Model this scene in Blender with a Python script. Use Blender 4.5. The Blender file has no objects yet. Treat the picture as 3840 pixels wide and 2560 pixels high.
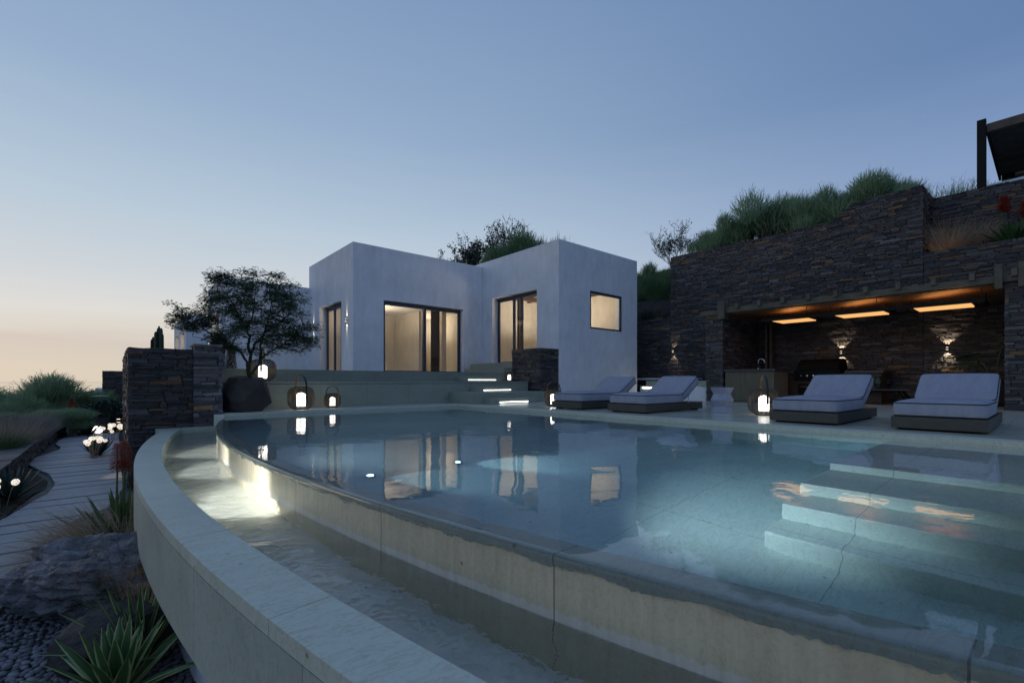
import bpy, bmesh, math, random
from mathutils import Vector, Matrix, noise
R = math.radians
sc = bpy.context.scene
COL = sc.collection
EYE = 0.6
F = 1742.5
SA, CA = 0.6512, 0.7590
TH = math.atan2(SA, CA)

def W(a, b, z=0.0):
    return Vector((a*CA - b*SA, a*SA + b*CA, z))
def AB(x, y):
    return (x*CA + y*SA, -x*SA + y*CA)
def G(px, py, z):
    Y = (EYE - z)*F/(py - 1429.0)
    return AB((px-1920.0)/F*Y, Y)
def AT(px, Y):
    return AB((px-1920.0)/F*Y, Y)
def ZAT(py, Y):
    return EYE + (1429.0-py)/F*Y

# ------------------------------------------------------------------ mesh builder
class MB:
    def __init__(s):
        s.v = []; s.f = []; s.uv = {}
    def add(s, vs, fs, uvs=None):
        o = len(s.v)
        s.v += [tuple(p) for p in vs]
        s.f += [tuple(i+o for i in f) for f in fs]
        if uvs:
            for i, u in enumerate(uvs): s.uv[o+i] = u
    def box(s, x0, y0, z0, x1, y1, z1):
        s.add([(x0,y0,z0),(x1,y0,z0),(x1,y1,z0),(x0,y1,z0),(x0,y0,z1),(x1,y0,z1),(x1,y1,z1),(x0,y1,z1)],
              [(3,2,1,0),(4,5,6,7),(0,1,5,4),(1,2,6,5),(2,3,7,6),(3,0,4,7)])
    def prism(s, poly, z0, z1):
        n = len(poly)
        ar = sum(poly[i][0]*poly[(i+1)%n][1]-poly[(i+1)%n][0]*poly[i][1] for i in range(n))
        if ar < 0: poly = poly[::-1]
        s.add([(p[0],p[1],z0) for p in poly]+[(p[0],p[1],z1) for p in poly],
              [tuple(range(n))[::-1], tuple(range(n,2*n))]+[(i,(i+1)%n,(i+1)%n+n,i+n) for i in range(n)])
    def loft(s, rings, closed=True, caps=True):
        n = len(rings[0]); vs = [p for r in rings for p in r]; fs = []
        for k in range(len(rings)-1):
            for i in range(n if closed else n-1):
                j = (i+1) % n
                fs.append((k*n+i, k*n+j, (k+1)*n+j, (k+1)*n+i))
        if caps and closed:
            fs.append(tuple(range(n))[::-1]); fs.append(tuple((len(rings)-1)*n+i for i in range(n)))
        s.add(vs, fs)
    def tube(s, path, r, n=6, cap=True):
        path = [Vector(p) for p in path]; rings = []
        rr = r if isinstance(r, (list, tuple)) else [r]*len(path)
        up = Vector((0.13,0.31,0.94))
        for i, p in enumerate(path):
            d = (path[min(i+1,len(path)-1)]-path[max(i-1,0)])
            if d.length < 1e-9: d = Vector((0,0,1))
            d.normalize()
            if abs(d.dot(up)) > .97: up = Vector((0.9,0.2,0.1))
            x = d.cross(up).normalized(); y = d.cross(x)
            rings.append([tuple(p+(x*math.cos(6.28318*k/n)+y*math.sin(6.28318*k/n))*rr[i]) for k in range(n)])
        s.loft(rings, True, cap)
    def lathe(s, prof, n=24, cx=0, cy=0, cz=0, cap=True):
        s.loft([[(cx+r*math.cos(6.28318*k/n), cy+r*math.sin(6.28318*k/n), cz+z) for k in range(n)] for r, z in prof], True, cap)
    def strip(s, path, widths, side, fold=0.0):
        """leaf ribbon: three verts across, folded along the midrib; uv = (across, along)"""
        vs=[]; us=[]; n=len(path)
        for i,p in enumerate(path):
            p=Vector(p); d=(Vector(path[min(i+1,n-1)])-Vector(path[max(i-1,0)]))
            if d.length<1e-9: d=Vector((0,0,1))
            d.normalize(); sd=Vector(side); sd=(sd-d*sd.dot(d))
            if sd.length<1e-6: sd=Vector((1,0,0))
            sd.normalize(); nn=sd.cross(d); w=widths[i]*.5
            vs+= [p-sd*w+nn*fold*w, p, p+sd*w+nn*fold*w]; t=i/(n-1)
            us+= [(0,t),(.5,t),(1,t)]
        fs=[]
        for i in range(n-1):
            o=3*i; fs+= [(o,o+1,o+4,o+3),(o+1,o+2,o+5,o+4)]
        s.add(vs,fs,us)
    def quad(s, c, x, y):
        c=Vector(c); s.add([c-x-y,c+x-y,c+x+y,c-x+y],[(0,1,2,3)])
    def ball(s, c, r, seg=10, rings=7, sx=1, sy=1, sz=1):
        rg=[]
        for i in range(rings+1):
            t=math.pi*(i/rings); t=min(max(t,.02),math.pi-.02)
            rg.append([(c[0]+r*sx*math.sin(t)*math.cos(6.28318*k/seg), c[1]+r*sy*math.sin(t)*math.sin(6.28318*k/seg), c[2]-r*sz*math.cos(t)) for k in range(seg)])
        s.loft(rg)
    def build(s, name, mat, parent=None, smooth=False, bevel=0, off=None, autos=None, recalc=False):
        if off is None: off = ORG.get(parent.name, (0,0,0)) if parent is not None else (0,0,0)
        me = bpy.data.meshes.new(name)
        me.from_pydata([(p[0]-off[0],p[1]-off[1],p[2]-off[2]) for p in s.v], [], s.f)
        if s.uv:
            l = me.uv_layers.new(name='UVMap')
            for lp in me.loops:
                l.data[lp.index].uv = s.uv.get(lp.vertex_index,(0,0))
        if mat: me.materials.append(mat)
        if smooth:
            me.polygons.foreach_set('use_smooth', [True]*len(me.polygons))
        me.update()
        if recalc:
            bm=bmesh.new(); bm.from_mesh(me); bmesh.ops.recalc_face_normals(bm,faces=bm.faces[:]); bm.to_mesh(me); bm.free(); me.update()
        o = bpy.data.objects.new(name, me); COL.objects.link(o)
        if parent is not None: o.parent = parent
        if autos:
            me.set_sharp_from_angle(angle=R(autos))
        if bevel:
            m = o.modifiers.new('Bevel','BEVEL'); m.width=bevel; m.segments=2; m.limit_method='ANGLE'; m.angle_limit=R(50)
        if parent is not None: ORG[o.name] = ORG.get(parent.name,(0,0,0))
        return o

ORG = {}
def tag(o, label=None, cat=None, group=None, kind=None):
    if label: o['label']=label
    if cat: o['category']=cat
    if group: o['group']=group
    if kind: o['kind']=kind
    return o
def thing(name, label, cat, a, b, z=0, rot=0, group=None, local=False):
    """Empty at the thing's base. local=False: parts are drawn in house axes (a, b, z); local=True: around the base."""
    e = bpy.data.objects.new(name, None); COL.objects.link(e); e.empty_display_size=.1
    e.location = W(a,b,z); e.rotation_euler = (0,0,TH+R(rot))
    ORG[e.name] = (0,0,0) if local else (a,b,z)
    return tag(e,label,cat,group)
def single(mb, name, mat, label, cat, a, b, z=0, group=None, local=False, rot=0, **kw):
    o = mb.build(name, mat, None, off=((0,0,0) if local else (a,b,z)), **kw)
    o.location=W(a,b,z); o.rotation_euler=(0,0,TH+R(rot))
    return tag(o,label,cat,group)
def struct(mb, name, mat, kind='structure', **kw):
    o = mb.build(name, mat, None, off=(0,0,0), **kw); o.rotation_euler=(0,0,TH); o['kind']=kind
    return o
def copy_tree(o, parent=None):
    c = o.copy(); COL.objects.link(c)
    if parent is not None: c.parent = parent
    for ch in list(o.children): copy_tree(ch, c)
    return c

# ------------------------------------------------------------------ materials
class NT:
    def __init__(s, tree): s.t=tree; s.t.nodes.clear()
    def n(s, typ, ins=None, **kw):
        nd = s.t.nodes.new(typ)
        for k,v in kw.items(): setattr(nd,k,v)
        for k,v in (ins or {}).items(): s.set(nd.inputs[k], v)
        return nd
    def set(s, sock, v):
        if isinstance(v, bpy.types.NodeSocket): s.t.links.new(v, sock)
        elif isinstance(v, bpy.types.Node): s.t.links.new(v.outputs[0], sock)
        else:
            if sock.type=='RGBA' and len(v)==3: v=(*v,1)
            sock.default_value = v
    def m(s, op, a, b=0.0, c=None):
        nd=s.n('ShaderNodeMath', operation=op); s.set(nd.inputs[0],a); s.set(nd.inputs[1],b)
        if c is not None: s.set(nd.inputs[2],c)
        return nd.outputs[0]
    def mix(s, f, a, b, mode='MIX'):
        nd=s.n('ShaderNodeMix', data_type='RGBA', blend_type=mode)
        s.set(nd.inputs[0],f); s.set(nd.inputs[6],a); s.set(nd.inputs[7],b); return nd.outputs[2]
    def ramp(s, f, stops, interp='LINEAR'):
        nd=s.n('ShaderNodeValToRGB'); cr=nd.color_ramp; cr.interpolation=interp
        while len(cr.elements)<len(stops): cr.elements.new(.5)
        for e,(p,c) in zip(cr.elements, stops): e.position=p; e.color=(*c,1) if len(c)==3 else c
        s.set(nd.inputs[0],f); return nd.outputs[0]
    def noise(s, vec, scale, detail=4, rough=.55, dist=0):
        return s.n('ShaderNodeTexNoise', {'Vector':vec,'Scale':scale,'Detail':detail,'Roughness':rough,'Distortion':dist}).outputs[0]
    def mapr(s, v, a,b,c,d):
        return s.n('ShaderNodeMapRange', {0:v,1:a,2:b,3:c,4:d}).outputs[0]
    def obj(s): return s.n('ShaderNodeTexCoord').outputs['Object']
    def scale(s, vec, sx,sy,sz):
        return s.n('ShaderNodeMapping', {'Vector':vec,'Scale':(sx,sy,sz)}).outputs[0]

def new_mat(name):
    m=bpy.data.materials.new(name); m.use_nodes=True; return m, NT(m.node_tree)
def finish(t, bsdf, vol=None):
    o=t.n('ShaderNodeOutputMaterial'); t.t.links.new(bsdf.outputs[0],o.inputs[0])
    if vol: t.t.links.new(vol.outputs[0],o.inputs[1])
def pmat(name, col, rough=.6, var=.25, scale=6, bump=.1, bscale=40, metal=0, island=0, spec=.5, stretch=(1,1,1), col2=None, bdist=.004):
    m,t=new_mat(name); v=t.scale(t.obj(),*stretch)
    nz=t.noise(v,scale,5,.6)
    c2 = col2 if col2 else tuple(max(0,c*(1-var)) for c in col)
    c1 = tuple(min(1,c*(1+var*.6)) for c in col) if not col2 else col
    c=t.ramp(nz,[(.3,c2),(.7,c1)])
    if island:
        ri=t.n('ShaderNodeNewGeometry').outputs['Random Per Island']
        c=t.mix(1.0,c,t.ramp(ri,[(0,(1-island,)*3),(1,(1+island,)*3)]),'MULTIPLY')
    b=t.n('ShaderNodeBsdfPrincipled',{'Base Color':c,'Roughness':rough,'Metallic':metal,'Specular IOR Level':spec})
    if bump:
        bn=t.n('ShaderNodeBump',{'Height':t.noise(v,bscale,4,.6),'Strength':bump,'Distance':bdist}); t.set(b.inputs['Normal'],bn)
    finish(t,b); return m
def emat(name, col, strength, base=(.8,.8,.8)):
    m,t=new_mat(name)
    b=t.n('ShaderNodeBsdfPrincipled',{'Base Color':base,'Roughness':.5,'Emission Color':col,'Emission Strength':strength})
    finish(t,b); return m

def plaster(name, base):
    m,t=new_mat(name); o=t.obj()
    n1=t.noise(o,1.1,6,.62); n2=t.noise(t.scale(o,3.2,3.2,.9),1.6,6,.65)
    s=t.m('ADD',t.m('MULTIPLY',n1,.55),t.m('MULTIPLY',n2,.45))
    c=t.ramp(s,[(.36,tuple(x*.84 for x in base)),(.5,tuple(x*.95 for x in base)),(.64,tuple(min(1,x*1.05) for x in base))])
    b=t.n('ShaderNodeBsdfPrincipled',{'Base Color':c,'Roughness':.85,'Specular IOR Level':.25})
    h=t.m('ADD',t.noise(o,30,5,.7),t.m('MULTIPLY',t.noise(o,4,3,.6),1.5))
    t.set(b.inputs['Normal'],t.n('ShaderNodeBump',{'Height':h,'Strength':.35,'Distance':.006})); finish(t,b); return m

def limestone(name, base, rough=.45, joints=(), jcol=.35, vein=1.0, line=None):
    """joints: (axis, period, offset, width)"""
    m,t=new_mat(name); o=t.obj()
    n1=t.noise(o,.9,6,.6); n2=t.noise(t.scale(o,1.5,6,3),2.2,7,.7,.6); n3=t.noise(o,55,3,.6)
    c=t.ramp(n1,[(.3,tuple(x*.86 for x in base)),(.72,tuple(min(1,x*1.08) for x in base))])
    vn=t.ramp(n2,[(.47,(1,1,1)),(.5,(1-.16*vein,1-.19*vein,1-.26*vein)),(.53,(1,1,1))])
    c=t.mix(1,c,vn,'MULTIPLY')
    c=t.mix(1,c,t.ramp(n3,[(.25,(.86,.85,.82)),(.5,(1,1,1))]),'MULTIPLY')
    vo=t.n('ShaderNodeTexVoronoi',{'Vector':o,'Scale':5.5}).outputs[0]
    c=t.mix(1,c,t.ramp(vo,[(0,(.45,.38,.3)),(.035,(.6,.55,.48)),(.07,(1,1,1))]),'MULTIPLY')
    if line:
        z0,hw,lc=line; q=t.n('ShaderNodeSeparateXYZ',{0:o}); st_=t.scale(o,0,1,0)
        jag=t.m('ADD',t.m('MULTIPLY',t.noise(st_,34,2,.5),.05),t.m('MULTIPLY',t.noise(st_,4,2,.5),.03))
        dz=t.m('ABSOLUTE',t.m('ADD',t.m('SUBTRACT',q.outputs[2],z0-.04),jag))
        c=t.mix(t.mapr(dz,hw,hw*1.3,.55,0),c,lc)  # pale jagged band painted in for the reflection in the falling water
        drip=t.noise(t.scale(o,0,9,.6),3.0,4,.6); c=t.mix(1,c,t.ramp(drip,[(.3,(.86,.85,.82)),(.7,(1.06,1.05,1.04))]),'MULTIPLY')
    if joints:
        sp=t.n('ShaderNodeSeparateXYZ',{0:o}); acc=None
        for ax,per,of,w in joints:
            f=t.m('FRACT',t.m('DIVIDE',t.m('ADD',sp.outputs[ax],of+per*100),per))
            d=t.m('MULTIPLY',t.m('ABSOLUTE',t.m('SUBTRACT',f,.5)),per)
            l=t.m('LESS_THAN',d,w*.5); acc=l if acc is None else t.m('MAXIMUM',acc,l)
        c=t.mix(acc,c,tuple(x*jcol for x in base))
    rg=t.mapr(n1,.3,.7,rough*.8,rough*1.25)
    b=t.n('ShaderNodeBsdfPrincipled',{'Base Color':c,'Roughness':rg})
    t.set(b.inputs['Normal'],t.n('ShaderNodeBump',{'Height':t.m('ADD',n3,n2),'Strength':.12,'Distance':.004})); finish(t,b); return m

def ledge_mat(name, gain=1.0):
    m,t=new_mat(name); o=t.obj()
    ri=t.n('ShaderNodeNewGeometry').outputs['Random Per Island']
    g=gain
    c=t.ramp(ri,[(0,(.035*g,.036*g,.044*g)),(.2,(.075*g,.075*g,.086*g)),(.45,(.115*g,.108*g,.112*g)),(.72,(.20*g,.19*g,.195*g)),(.80,(.07*g,.068*g,.078*g)),(.9,(.14*g,.10*g,.085*g)),(.935,(.30*g,.17*g,.075*g)),(.975,(.33*g,.18*g,.07*g)),(.985,(.24*g,.25*g,.27*g)),(1,(.26*g,.27*g,.30*g))])
    nz=t.noise(t.scale(o,1,1,3.5),7,6,.65)
    c=t.mix(1,c,t.ramp(nz,[(.3,(.55,.55,.56)),(.68,(1.25,1.2,1.15))]),'MULTIPLY')
    b=t.n('ShaderNodeBsdfPrincipled',{'Base Color':c,'Roughness':.62})
    t.set(b.inputs['Normal'],t.n('ShaderNodeBump',{'Height':t.noise(t.scale(o,1,1,2.5),22,5,.7),'Strength':.6,'Distance':.012})); finish(t,b); return m

def leafmat(name, c1, c2, rough=.5, trans=.25, edge=None):
    m,t=new_mat(name)
    ri=t.n('ShaderNodeNewGeometry').outputs['Random Per Island']
    c=t.ramp(ri,[(0,c1),(1,c2)])
    if edge:
        uv=t.n('ShaderNodeTexCoord').outputs['UV']; x=t.n('ShaderNodeSeparateXYZ',{0:uv}).outputs[0]
        d=t.m('ABSOLUTE',t.m('SUBTRACT',x,.5)); nz=t.noise(t.scale(uv,14,1.5,1),3,2)
        k=t.m('GREATER_THAN',t.m('ADD',d,t.m('MULTIPLY',t.m('SUBTRACT',nz,.5),.18)),.36)
        c=t.mix(k,c,edge)
    b=t.n('ShaderNodeBsdfPrincipled',{'Base Color':c,'Roughness':rough})
    if trans:
        tr=t.n('ShaderNodeBsdfTranslucent',{'Color':c}); mx=t.n('ShaderNodeMixShader',{0:trans,1:b,2:tr}); finish(t,mx)
    else: finish(t,b)
    return m

def water_mat(name, scales, dens, acol, dist):
    m,t=new_mat(name); o=t.obj()
    h=None
    for sx,s,w in scales:
        nz=t.m('MULTIPLY',t.noise(t.scale(o,1,sx,1),s,3,.5,.3),w); h=nz if h is None else t.m('ADD',h,nz)
    bp=t.n('ShaderNodeBump',{'Height':h,'Strength':1.0,'Distance':dist})
    g=t.n('ShaderNodeBsdfGlass',{'Color':(1,1,1),'Roughness':0.0,'IOR':1.333,'Normal':bp})
    va=t.n('ShaderNodeVolumeAbsorption',{'Color':acol,'Density':dens}) if dens else None
    finish(t,g,va); return m

def glass_pane(name):
    m,t=new_mat(name)
    fa=t.n('ShaderNodeLayerWeight',{'Blend':.5}).outputs['Facing']
    fr=t.m('MULTIPLY_ADD',t.m('POWER',fa,5.0),.45,.022); tr=t.n('ShaderNodeBsdfTransparent',{'Color':(.97,.98,.98)})
    gl=t.n('ShaderNodeBsdfGlossy',{'Color':(1,1,1),'Roughness':.01})
    finish(t,t.n('ShaderNodeMixShader',{0:fr,1:tr,2:gl})); return m

M={}
M['plaster']=plaster('white_plaster',(.79,.80,.83))
M['room']=plaster('room_plaster',(.68,.635,.555))
M['lime']=limestone('limestone_coping',(.58,.615,.51),.5)
M['lime2']=limestone('limestone_cladding',(.43,.475,.40),.5)
M['deck']=limestone('limestone_deck',(.56,.58,.48),.22,[(0,1.2,.45,.004),(1,1.2,.2,.004)],.6,.7)
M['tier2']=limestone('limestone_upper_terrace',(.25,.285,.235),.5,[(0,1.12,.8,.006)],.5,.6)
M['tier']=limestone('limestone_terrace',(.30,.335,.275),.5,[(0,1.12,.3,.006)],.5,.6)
M['poolstone']=limestone('pool_limestone',(.70,.73,.64),.5,[(0,1.2,.45,.006),(1,1.2,.2,.006)],.55,.8)
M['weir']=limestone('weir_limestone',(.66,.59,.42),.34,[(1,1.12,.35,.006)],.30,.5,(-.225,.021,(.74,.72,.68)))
M['cap']=limestone('weir_cap_stone',(.29,.335,.29),.4,[(1,1.12,.35,.006)],.35,.8)
M['basinstone']=limestone('basin_limestone',(.72,.74,.68),.5,[(1,1.12,.35,.006)],.4,.7)
M['ledge']=ledge_mat('ledge_stone',.62)
M['ledge2']=ledge_mat('ledge_stone_pale',1.05)
M['ledged']=ledge_mat('ledge_stone_dark',.40)
M['lens']=emat('wall_light_lens',(1,.85,.62),2.2)
M['core']=pmat('wall_core',(.03,.03,.033),.9)
M['navy']=pmat('navy_metal',(.028,.040,.072),.4,.1,bump=0)
M['black']=pmat('black_metal',(.010,.010,.011),.55,.1,bump=.05,spec=.15)
M['blackrough']=pmat('black_enamel',(.006,.006,.006),.6,.2,spec=.15)
M['fabric']=pmat('grey_canvas',(.34,.35,.41),  .9,.10,4,.4,120,bdist=.003,spec=.1,stretch=(1,3,1))
M['piping']=pmat('navy_piping',(.02,.02,.03),.8,.1)
M['daybase']=pmat('lounger_base',(.055,.054,.044),.5,.25,3,.15,60,stretch=(2,2,14))
M['wicker']=pmat('dark_wicker',(.055,.044,.031),.6,.3,30,.2,120)
M['leather']=pmat('handle_leather',(.02,.02,.026),.5,.2)
M['tan']=pmat('tan_leather',(.16,.095,.045),.6,.2)
M['table']=pmat('painted_metal_blue_grey',(.30,.33,.41),.5,.06,bump=.03)
M['beam']=pmat('weathered_timber',(.105,.095,.066),.65,.35,4,.3,30,stretch=(1,1,1))
M['ceil']=pmat('ceiling_timber',(.17,.10,.055),.6,.4,3,.35,14,stretch=(1,9,1))
M['cabinet']=pmat('cabinet_timber',(.13,.115,.075),.6,.3,3,.2,30,stretch=(9,9,.6))
M['darkwood']=pmat('dark_walnut',(.06,.03,.016),.5,.3,3,.2,40,stretch=(8,8,1))
M['worktop']=pmat('slate_worktop',(.04,.042,.048),.35,.4)
M['chrome']=pmat('brushed_steel',(.5,.5,.52),.18,.05,metal=1,bump=0)
M['path']=pmat('path_stone',(.43,.43,.44),.6,.28,5,.35,45,stretch=(1,5,1))
M['rock']=pmat('dark_boulder',(.068,.058,.048),.75,.6,3.5,1.0,14,col2=(.03,.028,.03),bdist=.03)
M['rockpale']=pmat('veined_boulder',(.25,.25,.27),.55,.8,5.0,1.0,14,col2=(.014,.014,.015),bdist=.06)
M['white_rock']=pmat('white_rock',(.55,.57,.62),.6,.4,5,.6,20)
M['moss']=pmat('bed_soil',(.045,.042,.022),.95,.5,12,1.0,40,bdist=.02)
M['hill']=pmat('hill_soil',(.05,.052,.032),.95,.6,1.2,1.0,6,bdist=.1)
M['shellwhite']=pmat('white_shell',(.62,.66,.72),.5,.05,bump=.02)
M['slats']=pmat('slat_timber',(.085,.068,.05),.6,.4,3,.3,30,stretch=(1,1,1))
M['trunk']=pmat('trunk_bark',(.055,.045,.03),.8,.5,14,.8,40,bdist=.01)
M['trunkgreen']=pmat('mossy_bark',(.045,.05,.03),.8,.5,14,.8,40,bdist=.01)
M['mosaic']=None
M['glass']=glass_pane('window_glass')
M['bulb']=emat('lantern_bulb',(1,.95,.86),7.0)
M['led']=emat('led_strip',(1,.97,.93),6.0)
M['flower']=emat('flower_light',(1,.87,.68),.5)
M['globe']=emat('garden_globe',(1,.93,.84),4.0)
M['heater']=emat('heater_panel',(1,.50,.17),1.05,(.3,.2,.1))
M['poolamp']=emat('pool_light_source',(.55,.85,1),12.0)
M['sconce']=pmat('bronze_fixture',(.12,.075,.04),.4,.1,metal=.6,bump=0)
M['dryg']=leafmat('dry_grass',(.34,.26,.18),(.52,.41,.29),.7,.3)
M['greyg']=leafmat('grey_grass',(.16,.14,.14),(.30,.26,.25),.7,.3)
M['greeng']=leafmat('green_grass',(.04,.085,.03),(.10,.15,.055),.6,.3)
M['sword']=leafmat('sword_leaf',(.04,.10,.028),(.085,.16,.045),.45,.2)
M['agave']=leafmat('agave_leaf',(.022,.05,.045),(.045,.085,.07),.45,.05)
M['aloe']=leafmat('aloe_leaf',(.03,.09,.025),(.06,.13,.035),.4,.1)
M['varieg']=leafmat('variegated_leaf',(.045,.115,.035),(.075,.15,.05),.4,.1,edge=(.38,.43,.19))
M['bush']=leafmat('broom_sprigs',(.17,.28,.15),(.38,.50,.29),.7,.35)
M['bushd']=leafmat('dark_sprigs',(.09,.17,.075),(.22,.33,.16),.7,.3)
M['treeleaf']=leafmat('small_leaves',(.035,.08,.035),(.08,.14,.06),.5,.25)
M['darkleaf']=leafmat('dark_leaves',(.016,.035,.028),(.045,.08,.06),.4,.15)
M['redf']=leafmat('red_florets',(.28,.025,.014),(.48,.075,.03),.5,.2)
M['bigleaf']=leafmat('broad_leaf',(.025,.10,.02),(.05,.15,.03),.4,.2)
M['cactus']=pmat('cactus_skin',(.03,.05,.025),.7,.3)
M['vase']=pmat('green_glaze',(.02,.045,.03),.3,.5,9,.1)
M['poolw']=water_mat('pool_water',[(1,1.3,1.0),(1,6.5,.10)],.20,(.24,.66,.88),.0070)
M['basinw']=water_mat('basin_water',[(1,3.2,1.0),(1,13,.25)],.08,(.5,.82,.80),.028)
def sea_mat():
    m,t=new_mat('sea_water'); o=t.obj()
    b=t.n('ShaderNodeBsdfPrincipled',{'Base Color':(.03,.06,.08),'Roughness':.03,'IOR':1.33})
    t.set(b.inputs['Normal'],t.n('ShaderNodeBump',{'Height':t.noise(o,.02,4,.6),'Strength':.02,'Distance':.5})); finish(t,b); return m
M['sea']=sea_mat()
def gravel_mat():
    m,t=new_mat('gravel'); o=t.obj()
    v=t.n('ShaderNodeTexVoronoi',{'Vector':t.scale(o,1,1.3,1),'Scale':26})
    c=t.mix(1,t.ramp(t.n('ShaderNodeSeparateColor',{0:v.outputs['Color']}).outputs[0],[(0,(.07,.07,.075)),(1,(.22,.22,.235))]),t.ramp(v.outputs[0],[(.25,(1,1,1)),(.6,(.4,.4,.4))]),'MULTIPLY')
    b=t.n('ShaderNodeBsdfPrincipled',{'Base Color':c,'Roughness':.6})
    t.set(b.inputs['Normal'],t.n('ShaderNodeBump',{'Height':t.m('SUBTRACT',1.0,v.outputs[0]),'Strength':1.0,'Distance':.03})); finish(t,b); return m
M['gravel']=gravel_mat()
M['pebble']=pmat('pebble',(.17,.17,.185),.5,.3,20,.1,60,island=.5)
def mosaic_mat():
    m,t=new_mat('pebble_mosaic'); o=t.obj()
    v=t.n('ShaderNodeTexVoronoi',{'Vector':o,'Scale':34})
    c=t.ramp(v.outputs[0],[(.22,(.55,.56,.56)),(.42,(.06,.06,.06))])
    b=t.n('ShaderNodeBsdfPrincipled',{'Base Color':c,'Roughness':.5})
    t.set(b.inputs['Normal'],t.n('ShaderNodeBump',{'Height':t.m('SUBTRACT',1.0,v.outputs[0]),'Strength':.8,'Distance':.01})); finish(t,b); return m
M['mosaic']=mosaic_mat()

# ------------------------------------------------------------------ lights
def lamp(name, typ, loc, energy, col, direction=None, size=.05, spot=60, blend=.4, shape=None, sy=None):
    l=bpy.data.lights.new(name,typ); l.energy=energy; l.color=col
    if typ=='SPOT': l.spot_size=R(spot); l.spot_blend=blend; l.shadow_soft_size=size
    elif typ=='AREA':
        l.size=size
        if sy: l.shape='RECTANGLE'; l.size_y=sy
    elif typ=='POINT': l.shadow_soft_size=size
    o=bpy.data.objects.new(name,l); COL.objects.link(o); o.location=loc
    if direction is not None: o.rotation_euler=Vector(direction).to_track_quat('-Z','Y').to_euler()
    return o
# ------------------------------------------------------------------ builders for walls
def panel(mb, ax, p, th, u0, u1, z0, z1, holes=()):
    P=(lambda u,z,d:(u,p+d,z)) if ax=='b' else (lambda u,z,d:(p+d,u,z))
    us=sorted({u0,u1,*[h[0] for h in holes],*[h[1] for h in holes]}); zs=sorted({z0,z1,*[h[2] for h in holes],*[h[3] for h in holes]})
    for i in range(len(us)-1):
        for j in range(len(zs)-1):
            um=(us[i]+us[i+1])/2; zm=(zs[j]+zs[j+1])/2
            if any(h[0]<um<h[1] and h[2]<zm<h[3] for h in holes): continue
            for d in (0,th):
                mb.add([P(us[i],zs[j],d),P(us[i+1],zs[j],d),P(us[i+1],zs[j+1],d),P(us[i],zs[j+1],d)],[(0,1,2,3)])
    for h in list(holes)+[(u0,u1,z0,z1)]:
        a,b,c,d=h
        for q in (((a,c),(a,d)),((b,c),(b,d)),((a,c),(b,c)),((a,d),(b,d))):
            (x0,y0),(x1,y1)=q
            mb.add([P(x0,y0,0),P(x1,y1,0),P(x1,y1,th),P(x0,y0,th)],[(0,1,2,3)])

def clad(mb, ax, p, sg, u0, u1, z0, ztop, seed=1, hmin=.03, hmax=.082, lmin=.09, lmax=.52, zb=None, pro=.040):
    rnd=random.Random(seed)
    zt=ztop if callable(ztop) else (lambda u:ztop)
    zbo=zb if callable(zb) else (lambda u:-99)
    zm=max(zt(u0+(u1-u0)*i/40) for i in range(41))
    P=(lambda u,z,d:(u,p+sg*d,z)) if ax=='b' else (lambda u,z,d:(p+sg*d,u,z))
    z=z0
    while z<zm-.004:
        h=rnd.uniform(hmin,hmax); h=min(h,zm-z)
        u=u0
        while u<u1-.002:
            L=rnd.uniform(lmin,lmax)*(.7 if h<.05 else 1); e=min(u+L,u1)
            if u1-e<.07: e=u1
            um=(u+e)/2; top=min(z+h,min(zt(u+.001),zt(e-.001)))
            if top-z>.012 and z>=zbo(um)-.001:
                d=rnd.uniform(.008,pro); g=.0035
                parts=[(z,top)]
                if h>.05 and rnd.random()<.5:
                    k=z+(top-z)*rnd.uniform(.35,.65); parts=[(z,k),(k,top)]
                for (p0,p1) in parts:
                    dd=d+rnd.uniform(-.006,.006); j=lambda s:rnd.uniform(-s,s)
                    w=[(u+g,p0+g+j(.004)),(e-g,p0+g+j(.004)),(e-g-abs(j(.022)),p1-g+j(.009)),(u+g+abs(j(.022)),p1-g+j(.009))]
                    mb.add([P(x,y,dd+j(.004)) for x,y in w]+[P(x,y,-.03) for x,y in ((u+g,p0+g),(e-g,p0+g),(e-g,p1-g),(u+g,p1-g))],
                           [(0,1,2,3),(4,7,6,5),(0,4,5,1),(1,5,6,2),(2,6,7,3),(3,7,4,0)])
            u=e
        z+=h

def ledge_wall(name,label,cat,a0,b0,a1,b1,z0,z1,faces,seed,group=None,mat='ledge',**kw):
    """stone clad box wall: core plus cladding on the given faces"""
    t=thing(name,label,cat,a0,b0,z0,group=group)
    c=MB(); c.box(a0+.03,b0+.03,z0,a1-.03,b1-.03,z1-.012); c.build('wall_core',M['core'],t)
    s=MB()
    for i,f in enumerate(faces):
        if f=='-b': clad(s,'b',b0+.03,-1,a0,a1,z0,z1,seed+i,**kw)
        if f=='+b': clad(s,'b',b1-.03,1,a0,a1,z0,z1,seed+i,**kw)
        if f=='-a': clad(s,'a',a0+.03,-1,b0,b1,z0,z1,seed+i,**kw)
        if f=='+a': clad(s,'a',a1-.03,1,b0,b1,z0,z1,seed+i,**kw)
        if f=='top':
            rr=random.Random(seed+77); u=a0 if a1-a0>b1-b0 else b0; end=a1 if a1-a0>b1-b0 else b1
            while u<end-.01:
                e=min(end,u+rr.uniform(.2,.6)); k=rr.uniform(0,.012)
                if a1-a0>b1-b0: s.box(u+.003,b0-.004,z1-.02,e-.003,b1+.004,z1+k)
                else: s.box(a0-.004,u+.003,z1-.02,a1+.004,e-.003,z1+k)
                u=e
    s.build('stone_cladding',M[mat],t)
    return t

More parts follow.
